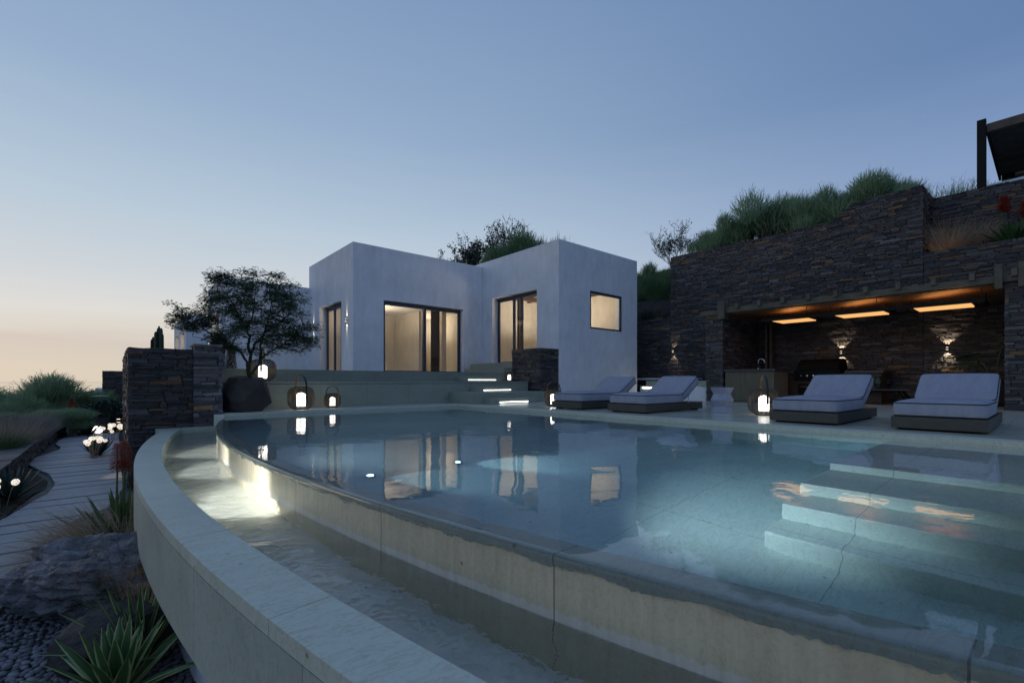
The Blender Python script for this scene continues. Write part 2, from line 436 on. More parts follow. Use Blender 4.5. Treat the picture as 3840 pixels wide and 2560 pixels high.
# ------------------------------------------------------------------ pool
ZW=-.06; ZB=-.318; GZ=-1.25
aw=lambda b:.92+.026*(b-5)**2
awd=lambda b:.052*(b-5)
ai=lambda b:.37+.0235*(b-5.15)**2
aid=lambda b:.047*(b-5.15)
def offs(fn,fd,b,n):
    d=fd(b); l=math.hypot(1,d); return (fn(b)-n/l, b+n*d/l)
def sweep(mb,fn,fd,bs,sec,caps=True):
    rings=[]
    for b in bs:
        rg=[]
        for n,z in (sec(b) if callable(sec) else sec):
            a,bb=offs(fn,fd,b,n); rg.append((a,bb,z))
        rings.append(rg)
    mb.loft(rings,True,caps)
def rng(a,b,n): return [a+(b-a)*i/n for i in range(n+1)]

pool=thing('swimming_pool','curved infinity edge swimming pool of pale limestone with underwater steps','pool',6.75,10,0)
m=MB(); 
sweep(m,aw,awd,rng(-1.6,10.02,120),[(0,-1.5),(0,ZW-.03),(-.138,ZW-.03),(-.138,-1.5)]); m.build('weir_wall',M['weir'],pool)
m=MB()
def capsec(b):
    k=.020*abs(noise.noise((b*24,2,5)))+.016*noise.noise((b*5,1,2))+.012*abs(noise.noise((b*60,3,3)))
    return [(.003,ZW-.040-k),(.003,ZW-.006),(-.14,ZW-.006),(-.14,ZW-.05)]
sweep(m,aw,awd,rng(-1.6,10.02,900),capsec); m.build('weir_cap',M['cap'],pool)
m=MB(); m.box(.5,-.6,-1.55,7.0,10.3,-1.35); m.build('pool_floor',M['poolstone'],pool)
m=MB(); m.box(6.75,-.6,-1.36,7.0,10.3,-.01); m.box(1.4,10.0,-1.36,6.76,10.3,-.01); m.build('side_wall',M['poolstone'],pool)
m=MB(); m.box(1.2,-.6,-1.36,6.76,.03,ZW-.008); m.build('end_wall',M['poolstone'],pool)
for k,(a0,top) in enumerate(((4.55,-.21),(3.85,-.51),(3.5,-.81),(3.2,-1.11))):
    m=MB(); a1=(6.755,4.551,3.851,3.501)[k]
    m.box(a0,.02,-1.36,a1,1.22,top); m.build('step',M['poolstone'],pool,bevel=.012)
# water body of the pool, spilling over the weir as a thin rippled film
m=MB()
def wsec(b):
    e=.036+.016*abs(noise.noise((b*26,1,7)))*2+.010*noise.noise((b*6,0,3.1))+.010*abs(noise.noise((b*55,4,2)))
    return [(-.10,ZW),(-.03,ZW),(.002,ZW-.0005),(.010,ZW-.004),(.014,ZW-.010),(.0155,ZW-.018),(.015,ZW-.6*e),(.013,ZW-.8*e),(.009,ZW-.93*e),(.005,ZW-e),(-.02,ZW-e),(-.10,-.35),(-.12,-.6),(-.12,-1.42)]
rings=[]
for b in rng(-.4,10.02,1300):
    rg=[(6.757,b,ZW)]
    for n,z in wsec(b):
        a,bb=offs(aw,awd,b,n); rg.append((a,b,z))
    rg.append((6.757,b,-1.42)); rings.append(rg)
m.loft(rings,True,True)
w=struct(m,'pool_water',M['poolw'],smooth=True,autos=40,recalc=True)
# catch basin
bas=thing('catch_basin','curved limestone catch basin below the infinity edge','basin',.7,9.95,GZ)
ao=lambda b:ai(b)-.23
caps_b=[-1.6]+[-.56+1.18*k for k in range(0,9)]+[9.95]
m=MB()
for i in range(len(caps_b)-1):
    sweep(m,ai,aid,rng(caps_b[i]+.002,caps_b[i+1]-.002,14),[(0,-.282),(0,-.22),(.23,-.22),(.23,-.282)])
m.build('coping',M['lime'],bas)
body_b=[-1.6]+[-.64+1.1*k for k in range(0,10)]+[9.95]
m=MB()
for i in range(len(body_b)-1):
    if body_b[i+1]-body_b[i]<.05: continue
    sweep(m,ai,aid,rng(body_b[i]+.0015,body_b[i+1]-.0015,14),[(0,-.72),(0,-.286),(.23,-.286),(.23,-.72)])
m.box(.55,9.95,-.72,1.62,10.12,-.22)
m.build('outer_wall',M['lime2'],bas)
m=MB(); sweep(m,ai,aid,rng(-1.6,9.95,60),[(0.03,-.715),(0.03,-.289),(.20,-.289),(.20,-.715)]); m.build('joint_backing',M['core'],bas)
m=MB(); sweep(m,ai,aid,rng(-1.6,9.9,60),[(-.12,-1.6),(-.12,-.721),(.06,-.721),(.06,-1.6)]); m.build('plinth',M['plaster'],bas)
m=MB(); m.loft([[(ai(b)-.03,b,-.715),(ai(b)-.03,b,-.695),(aw(b)+.05,b,-.695),(aw(b)+.05,b,-.715)] for b in rng(-1.6,10.0,80)]); m.build('basin_floor',M['basinstone'],bas)
m=MB(); m.loft([[(ai(b)-.02,b,-.71),(ai(b)-.02,b,ZB),(aw(b)+.006,b,ZB),(aw(b)+.006,b,-.71)] for b in rng(-1.59,9.97,160)])
struct(m,'basin_water',M['basinw'],recalc=True)

# ------------------------------------------------------------------ deck, terrace, stairs
m=MB(); m.prism([(6.72,-5),(17.2,-5),(17.2,11.2),(1.56,11.2),(1.56,9.99),(6.72,9.99)],-.3,0); struct(m,'pool_deck',M['deck'])
m=MB(); m.box(6.718,-5,-.045,6.98,9.992,.004); m.box(1.575,9.988,-.045,6.98,10.24,.0045)
struct(m,'pool_coping',M['lime'])
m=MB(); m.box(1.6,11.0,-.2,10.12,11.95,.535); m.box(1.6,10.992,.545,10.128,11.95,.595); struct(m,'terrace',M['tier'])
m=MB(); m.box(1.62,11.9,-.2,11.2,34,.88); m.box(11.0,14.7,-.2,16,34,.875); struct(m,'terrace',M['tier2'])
st=thing('stone_staircase','limestone staircase of wide steps with glowing strip lights','staircase',7.1,9.86,0)
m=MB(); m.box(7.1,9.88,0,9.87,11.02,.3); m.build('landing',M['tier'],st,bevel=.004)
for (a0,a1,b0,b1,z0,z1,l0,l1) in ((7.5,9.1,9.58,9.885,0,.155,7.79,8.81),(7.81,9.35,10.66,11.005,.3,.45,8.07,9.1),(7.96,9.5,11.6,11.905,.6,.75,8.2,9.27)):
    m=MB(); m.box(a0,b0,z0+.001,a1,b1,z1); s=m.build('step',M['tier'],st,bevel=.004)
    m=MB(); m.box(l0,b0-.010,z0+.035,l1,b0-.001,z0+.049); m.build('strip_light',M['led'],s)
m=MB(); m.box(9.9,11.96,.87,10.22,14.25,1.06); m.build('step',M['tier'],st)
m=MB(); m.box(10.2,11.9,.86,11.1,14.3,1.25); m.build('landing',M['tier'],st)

# ------------------------------------------------------------------ white house
def sliding(root, ax, p, u0, u1, z0, z1, sashes, pname='sliding_door', fw=.105, dep=.06):
    """framed glazing in the opening: sashes = list of (u0,u1,offset)"""
    P=(lambda mb,a,b,c,d,e,f:mb.box(a,p+e,c,b,p+f,d)) if ax=='b' else (lambda mb,a,b,c,d,e,f:mb.box(p+e,a,c,p+f,b,d))
    for (s0,s1,of) in sashes:
        fr=MB(); P(fr,s0,s0+fw,z0,z1,of,of+dep); P(fr,s1-fw,s1,z0,z1,of,of+dep)
        P(fr,s0+fw,s1-fw,z1-fw*1.25,z1,of+.001,of+dep-.001); P(fr,s0+fw,s1-fw,z0,z0+fw*.8,of+.001,of+dep-.001)
        f=fr.build(pname,M['navy'],root,bevel=.004)
        g=MB(); P(g,s0+fw-.005,s1-fw+.005,z0+fw*.8-.005,z1-fw+.005,of+dep*.5-.003,of+dep*.5+.003); g.build('pane',M['glass'],f)

hs=thing('white_house','white plastered flat roofed house of two joined cubes with lit glass doors','house',5.85,14.67,.88)
HA=5.09; HB=5.26
m=MB()
panel(m,'b',14.67,.3,5.85,11.06,.86,HA,[(6.9,10.14,.88,3.33)])
panel(m,'a',5.85,.3,14.97,19.08,.86,HA,[(15.68,17.89,.88,3.34)])
panel(m,'b',18.8,.28,6.15,11.3,.86,HA)
m.build('wall',M['plaster'],hs)
m=MB(); m.box(6.1,14.9,HA-.28,11.3,18.9,HA-.02); m.build('roof',M['plaster'],hs)
m=MB()
panel(m,'b',10.55,.3,11.07,15.46,-.05,HB,[(12.65,14.48,2.446,3.77)])
panel(m,'a',11.07,.3,10.85,15.0,-.05,HB,[(11.585,14.07,1.25,3.77)])
panel(m,'a',15.16,.3,10.85,15.0,-.05,HB)
panel(m,'b',15.0,.25,11.07,15.46,-.05,HB)
m.build('wall',M['plaster'],hs)
m=MB(); m.box(11.3,10.8,HB-.28,15.3,15.1,HB-.02); m.build('roof',M['plaster'],hs)
# rooms
m=MB(); m.box(6.16,14.98,.80,11.36,18.79,.882); m.box(6.16,14.98,3.42,11.36,18.79,3.5)
m.box(6.155,18.7,.88,11.06,18.795,3.42); m.box(11.0,14.98,.88,11.065,18.7,3.42)
m.box(9.32,16.6,.88,9.45,18.7,3.42); m.box(10.2,16.3,.88,10.42,16.52,3.42)
m.box(6.151,14.971,.88,6.165,15.6,3.42); m.box(6.151,17.95,.88,6.165,18.7,3.42)
m.build('room',M['room'],hs)
m=MB(); m.box(9.50,15.95,.882,9.88,16.0,3.40); m.build('interior_door',M['darkwood'],hs)
m=MB(); m.box(11.372,10.86,1.17,15.15,14.99,1.252); m.box(11.372,10.86,4.35,15.15,14.99,4.42)
m.box(11.372,14.9,1.25,15.15,14.99,4.35); m.box(15.05,10.86,1.25,15.155,14.9,4.35)
m.box(11.371,10.851,1.25,15.1,10.87,2.4); m.box(11.371,10.851,3.82,15.1,10.87,4.35); m.box(11.371,10.851,2.4,12.6,10.87,3.82);m.box(14.53,10.851,2.4,15.1,10.87,3.82)
m.build('room',M['room'],hs)
for k in range(4):
    m=MB(); m.box(11.9+.85*k,11.6,3.98,12.02+.85*k,14.85,4.14); m.build('ceiling_beam',M['darkwood'],hs)
m=MB(); m.box(11.5,13.6,3.80,15.0,13.74,3.96); m.build('ceiling_beam',M['darkwood'],hs)
m=MB(); m.box(11.62,13.12,1.26,11.78,13.24,4.34); m.build('interior_post',M['darkwood'],hs)
sliding(hs,'b',14.67,6.9,10.14,.885,3.325,[(6.905,8.6,.12),(8.5,10.13,.19)])
sliding(hs,'a',5.85,15.68,17.89,.885,3.335,[(15.69,16.93,.19),(16.34,17.88,.26)])
sliding(hs,'a',11.07,11.585,14.07,1.255,3.765,[(11.59,13.08,.19),(12.62,14.06,.26)])
sliding(hs,'b',10.55,12.65,14.48,2.45,3.766,[(12.652,14.478,.01)],'window',fw=.07,dep=.07)
m=MB(); m.box(6.3,15.05,.884,6.42,15.3,3.41); m.build('curtain',M['room'],hs)
lamp('room_lamp','AREA',W(7.4,16.6,2.3),44,(1,.83,.64),(0,0,1),.9)
lamp('room_lamp','AREA',W(10.0,17.8,2.2),34,(1,.84,.66),(0,0,1),.6)
lamp('room_lamp','AREA',W(13.2,12.8,2.3),98,(1,.83,.64),(0,0,1),1.2)

def side_house(label,a0,b0,a1,b1,top,holes,lampz):
    t=thing('white_house',label,'house',a0,b0,.87)
    m=MB(); panel(m,'b',b0,.3,a0,a1,.86,top); panel(m,'a',a0,.3,b0+.3,b1-.3,.86,top,holes); panel(m,'b',b1-.3,.3,a0,a1,.86,top); panel(m,'a',a1-.3,.3,b0+.3,b1-.3,.86,top)
    m.build('wall',M['plaster'],t)
    m=MB(); m.box(a0+.2,b0+.2,top-.3,a1-.2,b1-.2,top-.03); m.build('roof',M['plaster'],t)
    m=MB(); m.box(a0+.9,b0+.31,.86,a0+1.0,b1-.31,top-.3); m.build('room',M['room'],t)
    for h in holes: sliding(t,'a',a0,h[0],h[1],h[2]+.01,h[3],[(h[0]+.01,h[1]-.01,.2)])
    return t
side_house('low white house with one tall lit doorway behind the small tree',2.9,19.05,9.5,22.2,4.26,[(19.7,21.46,.89,3.1)],0)
side_house('farthest white house with two narrow lit doorways',2.54,26,9,31.5,3.66,[(26.8,28.3,.89,2.97),(29.2,30.8,.89,2.97)],0)
lamp('door_lamp','POINT',W(3.35,20.5,2.7),14,(1,.78,.55),size=.1)
lamp('door_lamp','POINT',W(3.0,27.6,2.6),10,(1,.72,.48),size=.1)
lamp('door_lamp','POINT',W(3.0,30,2.6),10,(1,.72,.48),size=.1)

# wall lights: a small fixture with a lamp shining up and one shining down
def sconce(label,ax,p,u,z,e,spot,group,col=(1,.80,.56),lo=.04,tl=.12):
    a,b=(p,u) if ax=='a' else (u,p)
    t=thing('wall_light',label,'wall light',a,b,z,group=group)
    m=MB(); m.box(a-lo-.045,b-.035,z-.025,a-.001,b+.035,z+.025) if ax=='a' else m.box(a-.035,b-.10,z-.03,a+.035,b-.001,z+.03); m.build('housing',M['sconce'],t,bevel=.006)
    for s in (-1,1):
        m=MB(); m.box(a-lo-.03,b-.02,z+s*.030-.003,a-lo+.02,b+.02,z+s*.030+.003); m.build('lens',M['lens'],t)
    for s in (-1,1):
        lamp('wall_lamp','SPOT',W(a-lo,b,z+s*.036),e,col,W(tl,0,s),.008,spot,.5)
sconce('small wall light on the white house between the corner and its side door','a',5.85,15.18,2.61,13,34,'wall lights on the white house')
sconce('small wall light on the white house at the far left edge behind the tree branch','a',5.85,18.52,2.64,13,34,'wall lights on the white house')
AWL=16.5
sconce('small wall light on the stone wall between the house and the pergola','a',AWL,9.57,1.75,16,62,'wall lights on the stone wall',lo=.10,tl=.22)
sconce('small wall light on the stone wall under the pergola near the barbecue','a',AWL,4.107,1.46,26,80,'wall lights on the stone wall',lo=.10,tl=.22)
sconce('small wall light on the stone wall under the pergola near the potted plant','a',AWL,1.795,1.45,26,80,'wall lights on the stone wall',lo=.10,tl=.22)
sconce('small wall light low on the long dark stone wall beside the garden path','a',.18,11.6,-.15,10,60,'wall lights on the stone wall',lo=.10,tl=.22)
lamp('door_lamp','SPOT',W(2.82,22.0,2.35),14,(1,.85,.68),W(.2,0,-1),.02,40,.7)
lamp('door_lamp','SPOT',W(2.82,19.35,2.35),14,(1,.85,.68),W(.2,0,-1),.02,40,.7)
lamp('door_lamp','SPOT',W(2.45,28.75,2.3),14,(1,.85,.68),W(.2,0,-1),.02,40,.7)

# ------------------------------------------------------------------ stone walls
ledge_wall('stone_wall','low dark stone wall beside the lantern on the stairs','wall',10.2,10.552,11.075,11.9,-.1,1.65,['-b','-a','top'],11)
ledge_wall('stone_wall','long dark stone wall at the end of the garden path with a cactus above','wall',.18,10.15,1.13,15.4,GZ-.1,1.175,['-b','-a'],21,mat='ledged')
ledge_wall('stone_pillar','slightly taller stone pillar at the corner of the pool','pillar',1.09,10.05,1.54,10.6,-1.3,1.264,['-b','+a','top'],31,mat='ledge2')
# retaining wall behind the deck
rt=thing('retaining_wall','high dark stone retaining wall stepping up the hillside behind the pergola','wall',AWL,9.74,0)
def wtop(u):
    if u>9.74: return 3.1
    if u>4.47: return 5.42
    if u>3.81: return 5.42+(4.47-u)/.66*.45
    if u>2.275: return 5.87
    return 4.04
m=MB(); 
for (u0,u1) in ((-4,2.275),(2.275,3.81),(4.47,9.74),(9.74,16)): m.box(AWL+.02,u0,-.1,AWL+.4,u1,wtop((u0+u1)/2)-.02)
m.add([(AWL+.02,3.81,0),(AWL+.02,4.47,0),(AWL+.02,4.47,5.40),(AWL+.02,3.81,5.85),(AWL+.4,3.81,0),(AWL+.4,4.47,0),(AWL+.4,4.47,5.40),(AWL+.4,3.81,5.85)],[(0,1,2,3),(4,7,6,5),(3,2,6,7),(0,4,5,1)])
m.box(AWL+.3,2.3,0,18.1,2.62,5.84); m.box(17.98,-8,2,18.3,2.3,5.85)
m.build('wall_core',M['core'],rt)
m=MB()
clad(m,'a',AWL+.02,-1,-4,2.275,0,4.04,41)
clad(m,'a',AWL+.02,-1,2.275,9.74,0,wtop,42)
clad(m,'a',AWL+.02,-1,9.74,15,0,3.1,43)
m.build('stone_cladding',M['ledge'],rt)
m=MB(); clad(m,'b',2.30,-1,AWL-.01,18.0,3.8,5.87,44); clad(m,'a',17.98,-1,-7,2.3,3.6,5.87,45); m.build('planter_cladding',M['ledge'],rt)
m=MB(); m.box(AWL+.35,-7,2,17.98,2.31,3.93); m.build('planter_soil',M['moss'],rt)
# pergola piers
ledge_wall('stone_pier','narrow stone pier at the left end of the pergola beside the sink counter','pier',13.85,6.45,16.49,6.98,-.05,2.62,['-b','-a'],51,'stone piers under the pergola')
ledge_wall('stone_pier','wide stone pier at the right end of the pergola','pier',13.9,-3.5,15.4,.66,-.05,2.63,['-a','+b'],61,'stone piers under the pergola')
pg=thing('timber_pergola','timber pergola roof of rafters over the outdoor kitchen','pergola',13.8,6.6,2.6)
m=MB(); m.box(13.82,-3.5,2.63,13.94,6.62,2.775); m.build('front_beam',M['beam'],pg,bevel=.004)
for a_ in (13.72,13.965):
    m=MB(); m.box(a_,6.35,2.45,a_+.09,6.55,2.98); m.build('bracket',M['beam'],pg,bevel=.004)
m=MB(); m.box(13.80,6.55,2.60,13.9,7.15,2.74); m.build('beam_end',M['beam'],pg)
for k in range(16):
    b=6.0-.61*k; m=MB(); m.box(13.73,b-.04,2.72,16.46,b+.045,2.875); m.build('rafter',M['beam'],pg,bevel=.004)
m=MB(); m.box(13.95,-3.4,2.60,16.47,6.42,2.64); m.build('ceiling',M['ceil'],pg)
for b in (5.95,6.09):
    m=MB(); m.box(16.2,b,-.02,16.34,b+.07,2.6); m.build('post',M['beam'],pg)
for b in (.35,.68):
    m=MB(); m.box(13.76,b,2.50,14.0,b+.11,3.0); m.build('bracket',M['beam'],pg)

# hanging lights under the pergola
hl=thing('hanging_light','black hanging frame with three glowing orange panels under the pergola','hanging light',15.0,5.4,2.2)
A0,A1=14.04,15.08; ZL=2.29
m=MB(); m.box(A0,.95,ZL,A0+.05,5.45,ZL+.075); m.box(A1-.05,.95,ZL,A1,5.45,ZL+.075)
for b in (.97,2.25,2.62,3.78,4.24,5.40): m.box(A0+.051,b-.03,ZL+.002,A1-.051,b+.03,ZL+.073)
m.build('frame',M['black'],hl)
for (b0,b1) in ((1.18,2.13),(2.72,3.68),(4.34,5.19)):
    m=MB(); m.box(A0+.14,b0,ZL+.004,A1-.12,b1,ZL+.03); m.build('light_panel',M['heater'],hl)
    m=MB(); m.box(A0+.051,b0-.03,ZL+.0315,A1-.051,b1+.03,ZL+.07); m.build('housing',M['black'],hl)
    lamp('panel_glow','AREA',W((A0+A1)/2,(b0+b1)/2,ZL+.085),4.5,(1,.45,.15),(0,0,1),.3,sy=(b1-b0))
for b in (1.0,2.3,2.8,3.75,4.3,5.35):
    for a in (A0+.025,A1-.025):
        m=MB(); m.tube([(a,b,ZL+.07),(a,b,2.6)],.008,5); m.build('rod',M['black'],hl)
# ------------------------------------------------------------------ loungers
def cushion(mb,L,Wd,H,crown,tf,nx=14,ny=10,rc=.06):
    """soft box: rounded corners in plan, crowned top"""
    def plan(u,v):
        x=u*2-1; y=v*2-1
        X=x*(L/2); Y=y*(Wd/2)
        ex=max(0,abs(X)-(L/2-rc)); ey=max(0,abs(Y)-(Wd/2-rc))
        if ex>0 and ey>0:
            d=math.hypot(ex,ey)
            k=max(ex,ey)/d
            X=math.copysign(L/2-rc+ex*k,X); Y=math.copysign(Wd/2-rc+ey*k,Y)
        return X+L/2,Y+Wd/2
    def soft(n): return [0,.012,.04]+[.04+.92*i/(n-1) for i in range(1,n-1)]+[.96,.988,1]
    us=soft(nx); vs=soft(ny)
    top=[];bot=[]
    for u in us:
        for v in vs:
            X,Y=plan(u,v)
            k=(1-abs(2*u-1)**5)*(1-abs(2*v-1)**4)
            edge=min(1,min(u,1-u,v,1-v)/.02)
            top.append(tf((X,Y,H-.012*(1-edge)+crown*k))); bot.append(tf((X,Y,.012*(1-edge)-crown*.2*k)))
    n=len(vs); N=len(top); fs=[]
    for i in range(len(us)-1):
        for j in range(n-1):
            a=i*n+j; fs.append((a,a+n,a+n+1,a+1)); fs.append((N+a,N+a+1,N+a+n+1,N+a+n))
    per=[i*n for i in range(len(us))]+[(len(us)-1)*n+j for j in range(1,n)]+[i*n+n-1 for i in range(len(us)-2,-1,-1)]+[j for j in range(n-2,0,-1)]
    mid=[]
    P=top+bot
    for q in per:
        t=Vector(top[q]);b=Vector(bot[q]); mid.append((t+b)/2)
    # bulge outwards a little
    c=sum((Vector(x) for x in mid),Vector())/len(mid)
    o2=len(P); P=P+[tuple(x+(x-c).normalized()*.010) for x in mid]
    k=len(per)
    for i in range(k):
        j=(i+1)%k
        fs.append((per[i],per[j],o2+j,o2+i)); fs.append((o2+i,o2+j,N+per[j],N+per[i]))
    mb.add(P,fs)
    return [top[q] for q in per],[bot[q] for q in per]
def loop_tube(mb,pts,r,n=5):
    pts=[Vector(p) for p in pts]; mb.tube(pts+[pts[0],pts[1]],r,n,False)

def make_lounger(label):
    t=thing('sun_lounger',label,'sun lounger',7.4,0,0,group='sun loungers along the pool',local=True)
    m=MB(); m.box(0,0,.025,2.13,.86,.165); m.build('base',M['daybase'],t,bevel=.005)
    for x in (.08,1.93):
        for y in (.06,.68):
            m=MB(); m.box(x,y,0,x+.12,y+.12,.026); m.build('foot',M['black'],t)
    m=MB(); tp,bt=cushion(m,1.38,.83,.175,.045,lambda p:(p[0]+.025,p[1]+.015,p[2]+.168)); mt=m.build('mattress',M['fabric'],t,smooth=True,autos=60)
    m=MB(); loop_tube(m,tp,.007); loop_tube(m,bt,.006); m.build('piping',M['piping'],mt)
    an=R(31); ca,sa=math.cos(an),math.sin(an)
    def tf(p):
        x,y,z=p; return (1.425+x*ca-z*sa, y+.015, .215+x*sa+z*ca)
    m=MB(); tp,bt=cushion(m,.70,.83,.165,.035,tf); bk=m.build('backrest',M['fabric'],t,smooth=True,autos=60)
    m=MB(); loop_tube(m,tp,.007); loop_tube(m,bt,.006); m.build('piping',M['piping'],bk)
    for y in (.12,.74):
        m=MB(); m.box(1.36,y-.02,.165,1.46,y+.02,.215); m.build('hinge',M['chrome'],t)
        m=MB(); m.tube([(1.75,y,.165),(1.83,y,.42)],.012,6); m.build('strut',M['chrome'],t)
    return t
l1=make_lounger('farthest sun lounger in front of the white house corner with a lantern at its foot')
labs=['sun lounger between the farthest lounger and the blue grey side table','sun lounger with a wicker lantern standing at its left corner','sun lounger closest to the right edge with the dark table behind it']
l1.location=W(7.4,6.41)
for b,lb in zip((4.87,1.89,.47),labs):
    c=copy_tree(l1); c.location=W(7.4,b); c['label']=lb

# ------------------------------------------------------------------ lanterns
def make_lantern(label,fine=False):
    """unit lantern: body diameter 1, height .93"""
    t=thing('wicker_lantern',label,'lantern',0,0,0,group='wicker lanterns by the pool',local=True)
    Hh=.93
    def rad(z):
        q=abs(2*z/Hh-1); return .5*(1-q**3.4)**(1/2.6)*.98+.012 if q<1 else .1
    m=MB(); n=40 if fine else 27
    for i in range(n):
        z=.035+(Hh-.07)*i/(n-1); r=max(rad(z),.26)
        m.tube([(r*math.cos(6.28318*k/28),r*math.sin(6.28318*k/28),z) for k in range(29)],.0085 if fine else .0108,5,False)
    for k in range(14 if fine else 12):
        an=6.28318*k/(14 if fine else 12)
        m.tube([(max(rad(z),.25)*.985*math.cos(an),max(rad(z),.25)*.985*math.sin(an),z) for z in rng(.03,Hh-.03,12)],.010,4)
    m.build('wicker_cage',M['wicker'],t)
    m=MB(); m.lathe([(.28,.0),(.30,.015),(.30,.04),(.27,.05)],24); m.build('base',M['wicker'],t)
    m=MB(); m.lathe([(.27,Hh-.045),(.27,Hh-.02),(.20,Hh-.02),(.20,Hh-.045)],24,cap=False); m.build('top_ring',M['wicker'],t)
    m=MB(); m.lathe([(.13,.12),(.165,.135),(.165,.60),(.135,.625),(.09,.66),(.03,.67)],20); m.build('lamp',M['bulb'],t,smooth=True,autos=45)
    m=MB(); m.lathe([(.12,.05),(.12,.12)],14); m.build('lamp_foot',M['black'],t)
    ou=[];inn=[]
    for i in range(25):
        an=math.pi*i/24; y=-.45*math.cos(an); z=.83+.56*math.sin(an)**.9
        ou.append((y,z))
    path=[(-.475,.42),(-.478,.6)]+ou+[(.478,.6),(.475,.42)]
    for nm,k,mat in (('handle',1.0,'leather'),('handle_lining',.975,'tan')):
        m=MB(); rings=[]
        for y,z in path: rings.append([(-.034,y*k,z-(1-k)*.5),(.034,y*k,z-(1-k)*.5),(.034,y*k*.985,z-(1-k)*.5-.008),(-.034,y*k*.985,z-(1-k)*.5-.008)])
        m.loft(rings); m.build(nm,M[mat],t)
    return t
lan=make_lantern('big round wicker lantern on the pool edge right of the boulder')
lan2=make_lantern('small fine mesh lantern on the pool edge at the middle of the terrace wall',True)
def place(o,a,b,z,s,rot): o.location=W(a,b,z); o.scale=(s,s,s); o.rotation_euler=(0,0,TH+R(rot))
place(lan,3.03,10.42,.003,.53,10); place(lan2,3.76,10.62,.003,.36,-75)
for (lb,a,b,z,s,rot,src) in (('wicker lantern standing on the terrace ledge behind the boulder and small tree',2.50,11.35,.6,.53,-20,lan),
    ('smallest lantern standing on the stairs beside the dark stone wall',9.75,11.5,.6,.32,20,lan2),
    ('wicker lantern half hidden at the foot of the farthest sun lounger',7.98,7.78,.003,.44,10,lan),
    ('big wicker lantern between the side table and a sun lounger',8.82,3.37,.003,.51,-55,lan)):
    c=copy_tree(src); c['label']=lb; place(c,a,b,z,s,rot)

# ------------------------------------------------------------------ side table
m=MB(); m.lathe([(.02,0),(.205,0),(.205,.01),(.155,.118),(.205,.236),(.155,.354),(.205,.468),(.205,.476),(.19,.478),(.02,.478)],36)
single(m,'side_table',M['table'],'blue grey zigzag drum side table standing between two sun loungers','side table',8.88,4.15,.002,local=True)

# ------------------------------------------------------------------ outdoor kitchen
kc=thing('kitchen_counter','timber sink counter with a dark slate worktop beside the left stone pier','counter',13.85,6.4,0)
m=MB(); m.box(13.9,5.05,.02,14.95,6.40,.885); m.build('cabinet',M['cabinet'],kc,bevel=.003)
m=MB(); m.box(13.84,5.0,.886,15.0,6.42,.95); m.build('worktop',M['worktop'],kc,bevel=.004)
fc=thing('tap','steel swan neck tap on the sink counter','tap',14.25,5.60,.95)
m=MB(); pts=[(14.25,5.60,.95),(14.25,5.60,1.16)]
for i in range(9):
    an=math.pi*i/8*.92; pts.append((14.25,5.60-.085*(1-math.cos(an)),1.16+.085*math.sin(an)))
pts.append((14.25,5.405,1.07)); m.tube(pts,[.017]*3+[.014]*8+[.018],8); m.build('spout',M['chrome'],fc,smooth=True)
m=MB(); m.tube([(14.25,5.56,1.0),(14.25,5.53,1.03)],.008,6); m.lathe([(.025,0),(.025,.03)],10,14.25,5.60,.95); m.build('lever',M['chrome'],fc)
k2=thing('kitchen_counter','low timber barbecue counter with dark doors under the grill','counter',15.5,5.9,0)
m=MB(); m.box(15.35,2.95,.02,16.35,5.95,.82); m.build('cabinet',M['darkwood'],k2,bevel=.003)
m=MB(); m.box(15.28,5.0,.822,16.4,5.99,.885); m.box(15.28,2.90,.822,16.4,3.75,.885); m.build('worktop',M['worktop'],k2,bevel=.004)
for b0,b1,z0,z1 in ((5.25,5.65,.08,.78),(4.05,4.9,.08,.52),(3.3,4.0,.08,.52)):
    m=MB(); m.box(15.325,b0,z0,15.349,b1,z1); d=m.build('cabinet_door',M['black'],k2)
    m=MB(); m.tube([(15.30,b0+.05,z1-.08),(15.30,b1-.05,z1-.08)],.01,6); m.build('handle',M['chrome'],d)
gr=thing('barbecue','black gas barbecue with a closed hood and a row of knobs','barbecue',15.3,4.9,.8)
m=MB(); m.box(15.26,3.85,.62,16.2,4.98,.93); m.build('body',M['blackrough'],gr,bevel=.01)
m=MB(); prof=[(15.28,.94),(15.30,1.00),(15.46,1.17),(15.62,1.24),(15.98,1.24),(16.15,1.12),(16.18,.94)]
m.loft([[(a,b,z) for a,z in prof] for b in (3.9,4.93)]); m.build('hood',M['blackrough'],gr,bevel=.012)
m=MB(); m.tube([(15.20,4.05,1.03),(15.20,4.8,1.03)],.014,8); m.build('handle',M['black'],gr)
for b in (3.98,4.12,4.32,4.48,4.64,4.80):
    m=MB(); m.loft([[(15.26,b+.03*math.cos(6.283*k/12),.76+.03*math.sin(6.283*k/12)) for k in range(12)],[(15.215,b+.024*math.cos(6.283*k/12),.76+.024*math.sin(6.283*k/12)) for k in range(12)]]); m.build('knob',M['chrome'],gr)
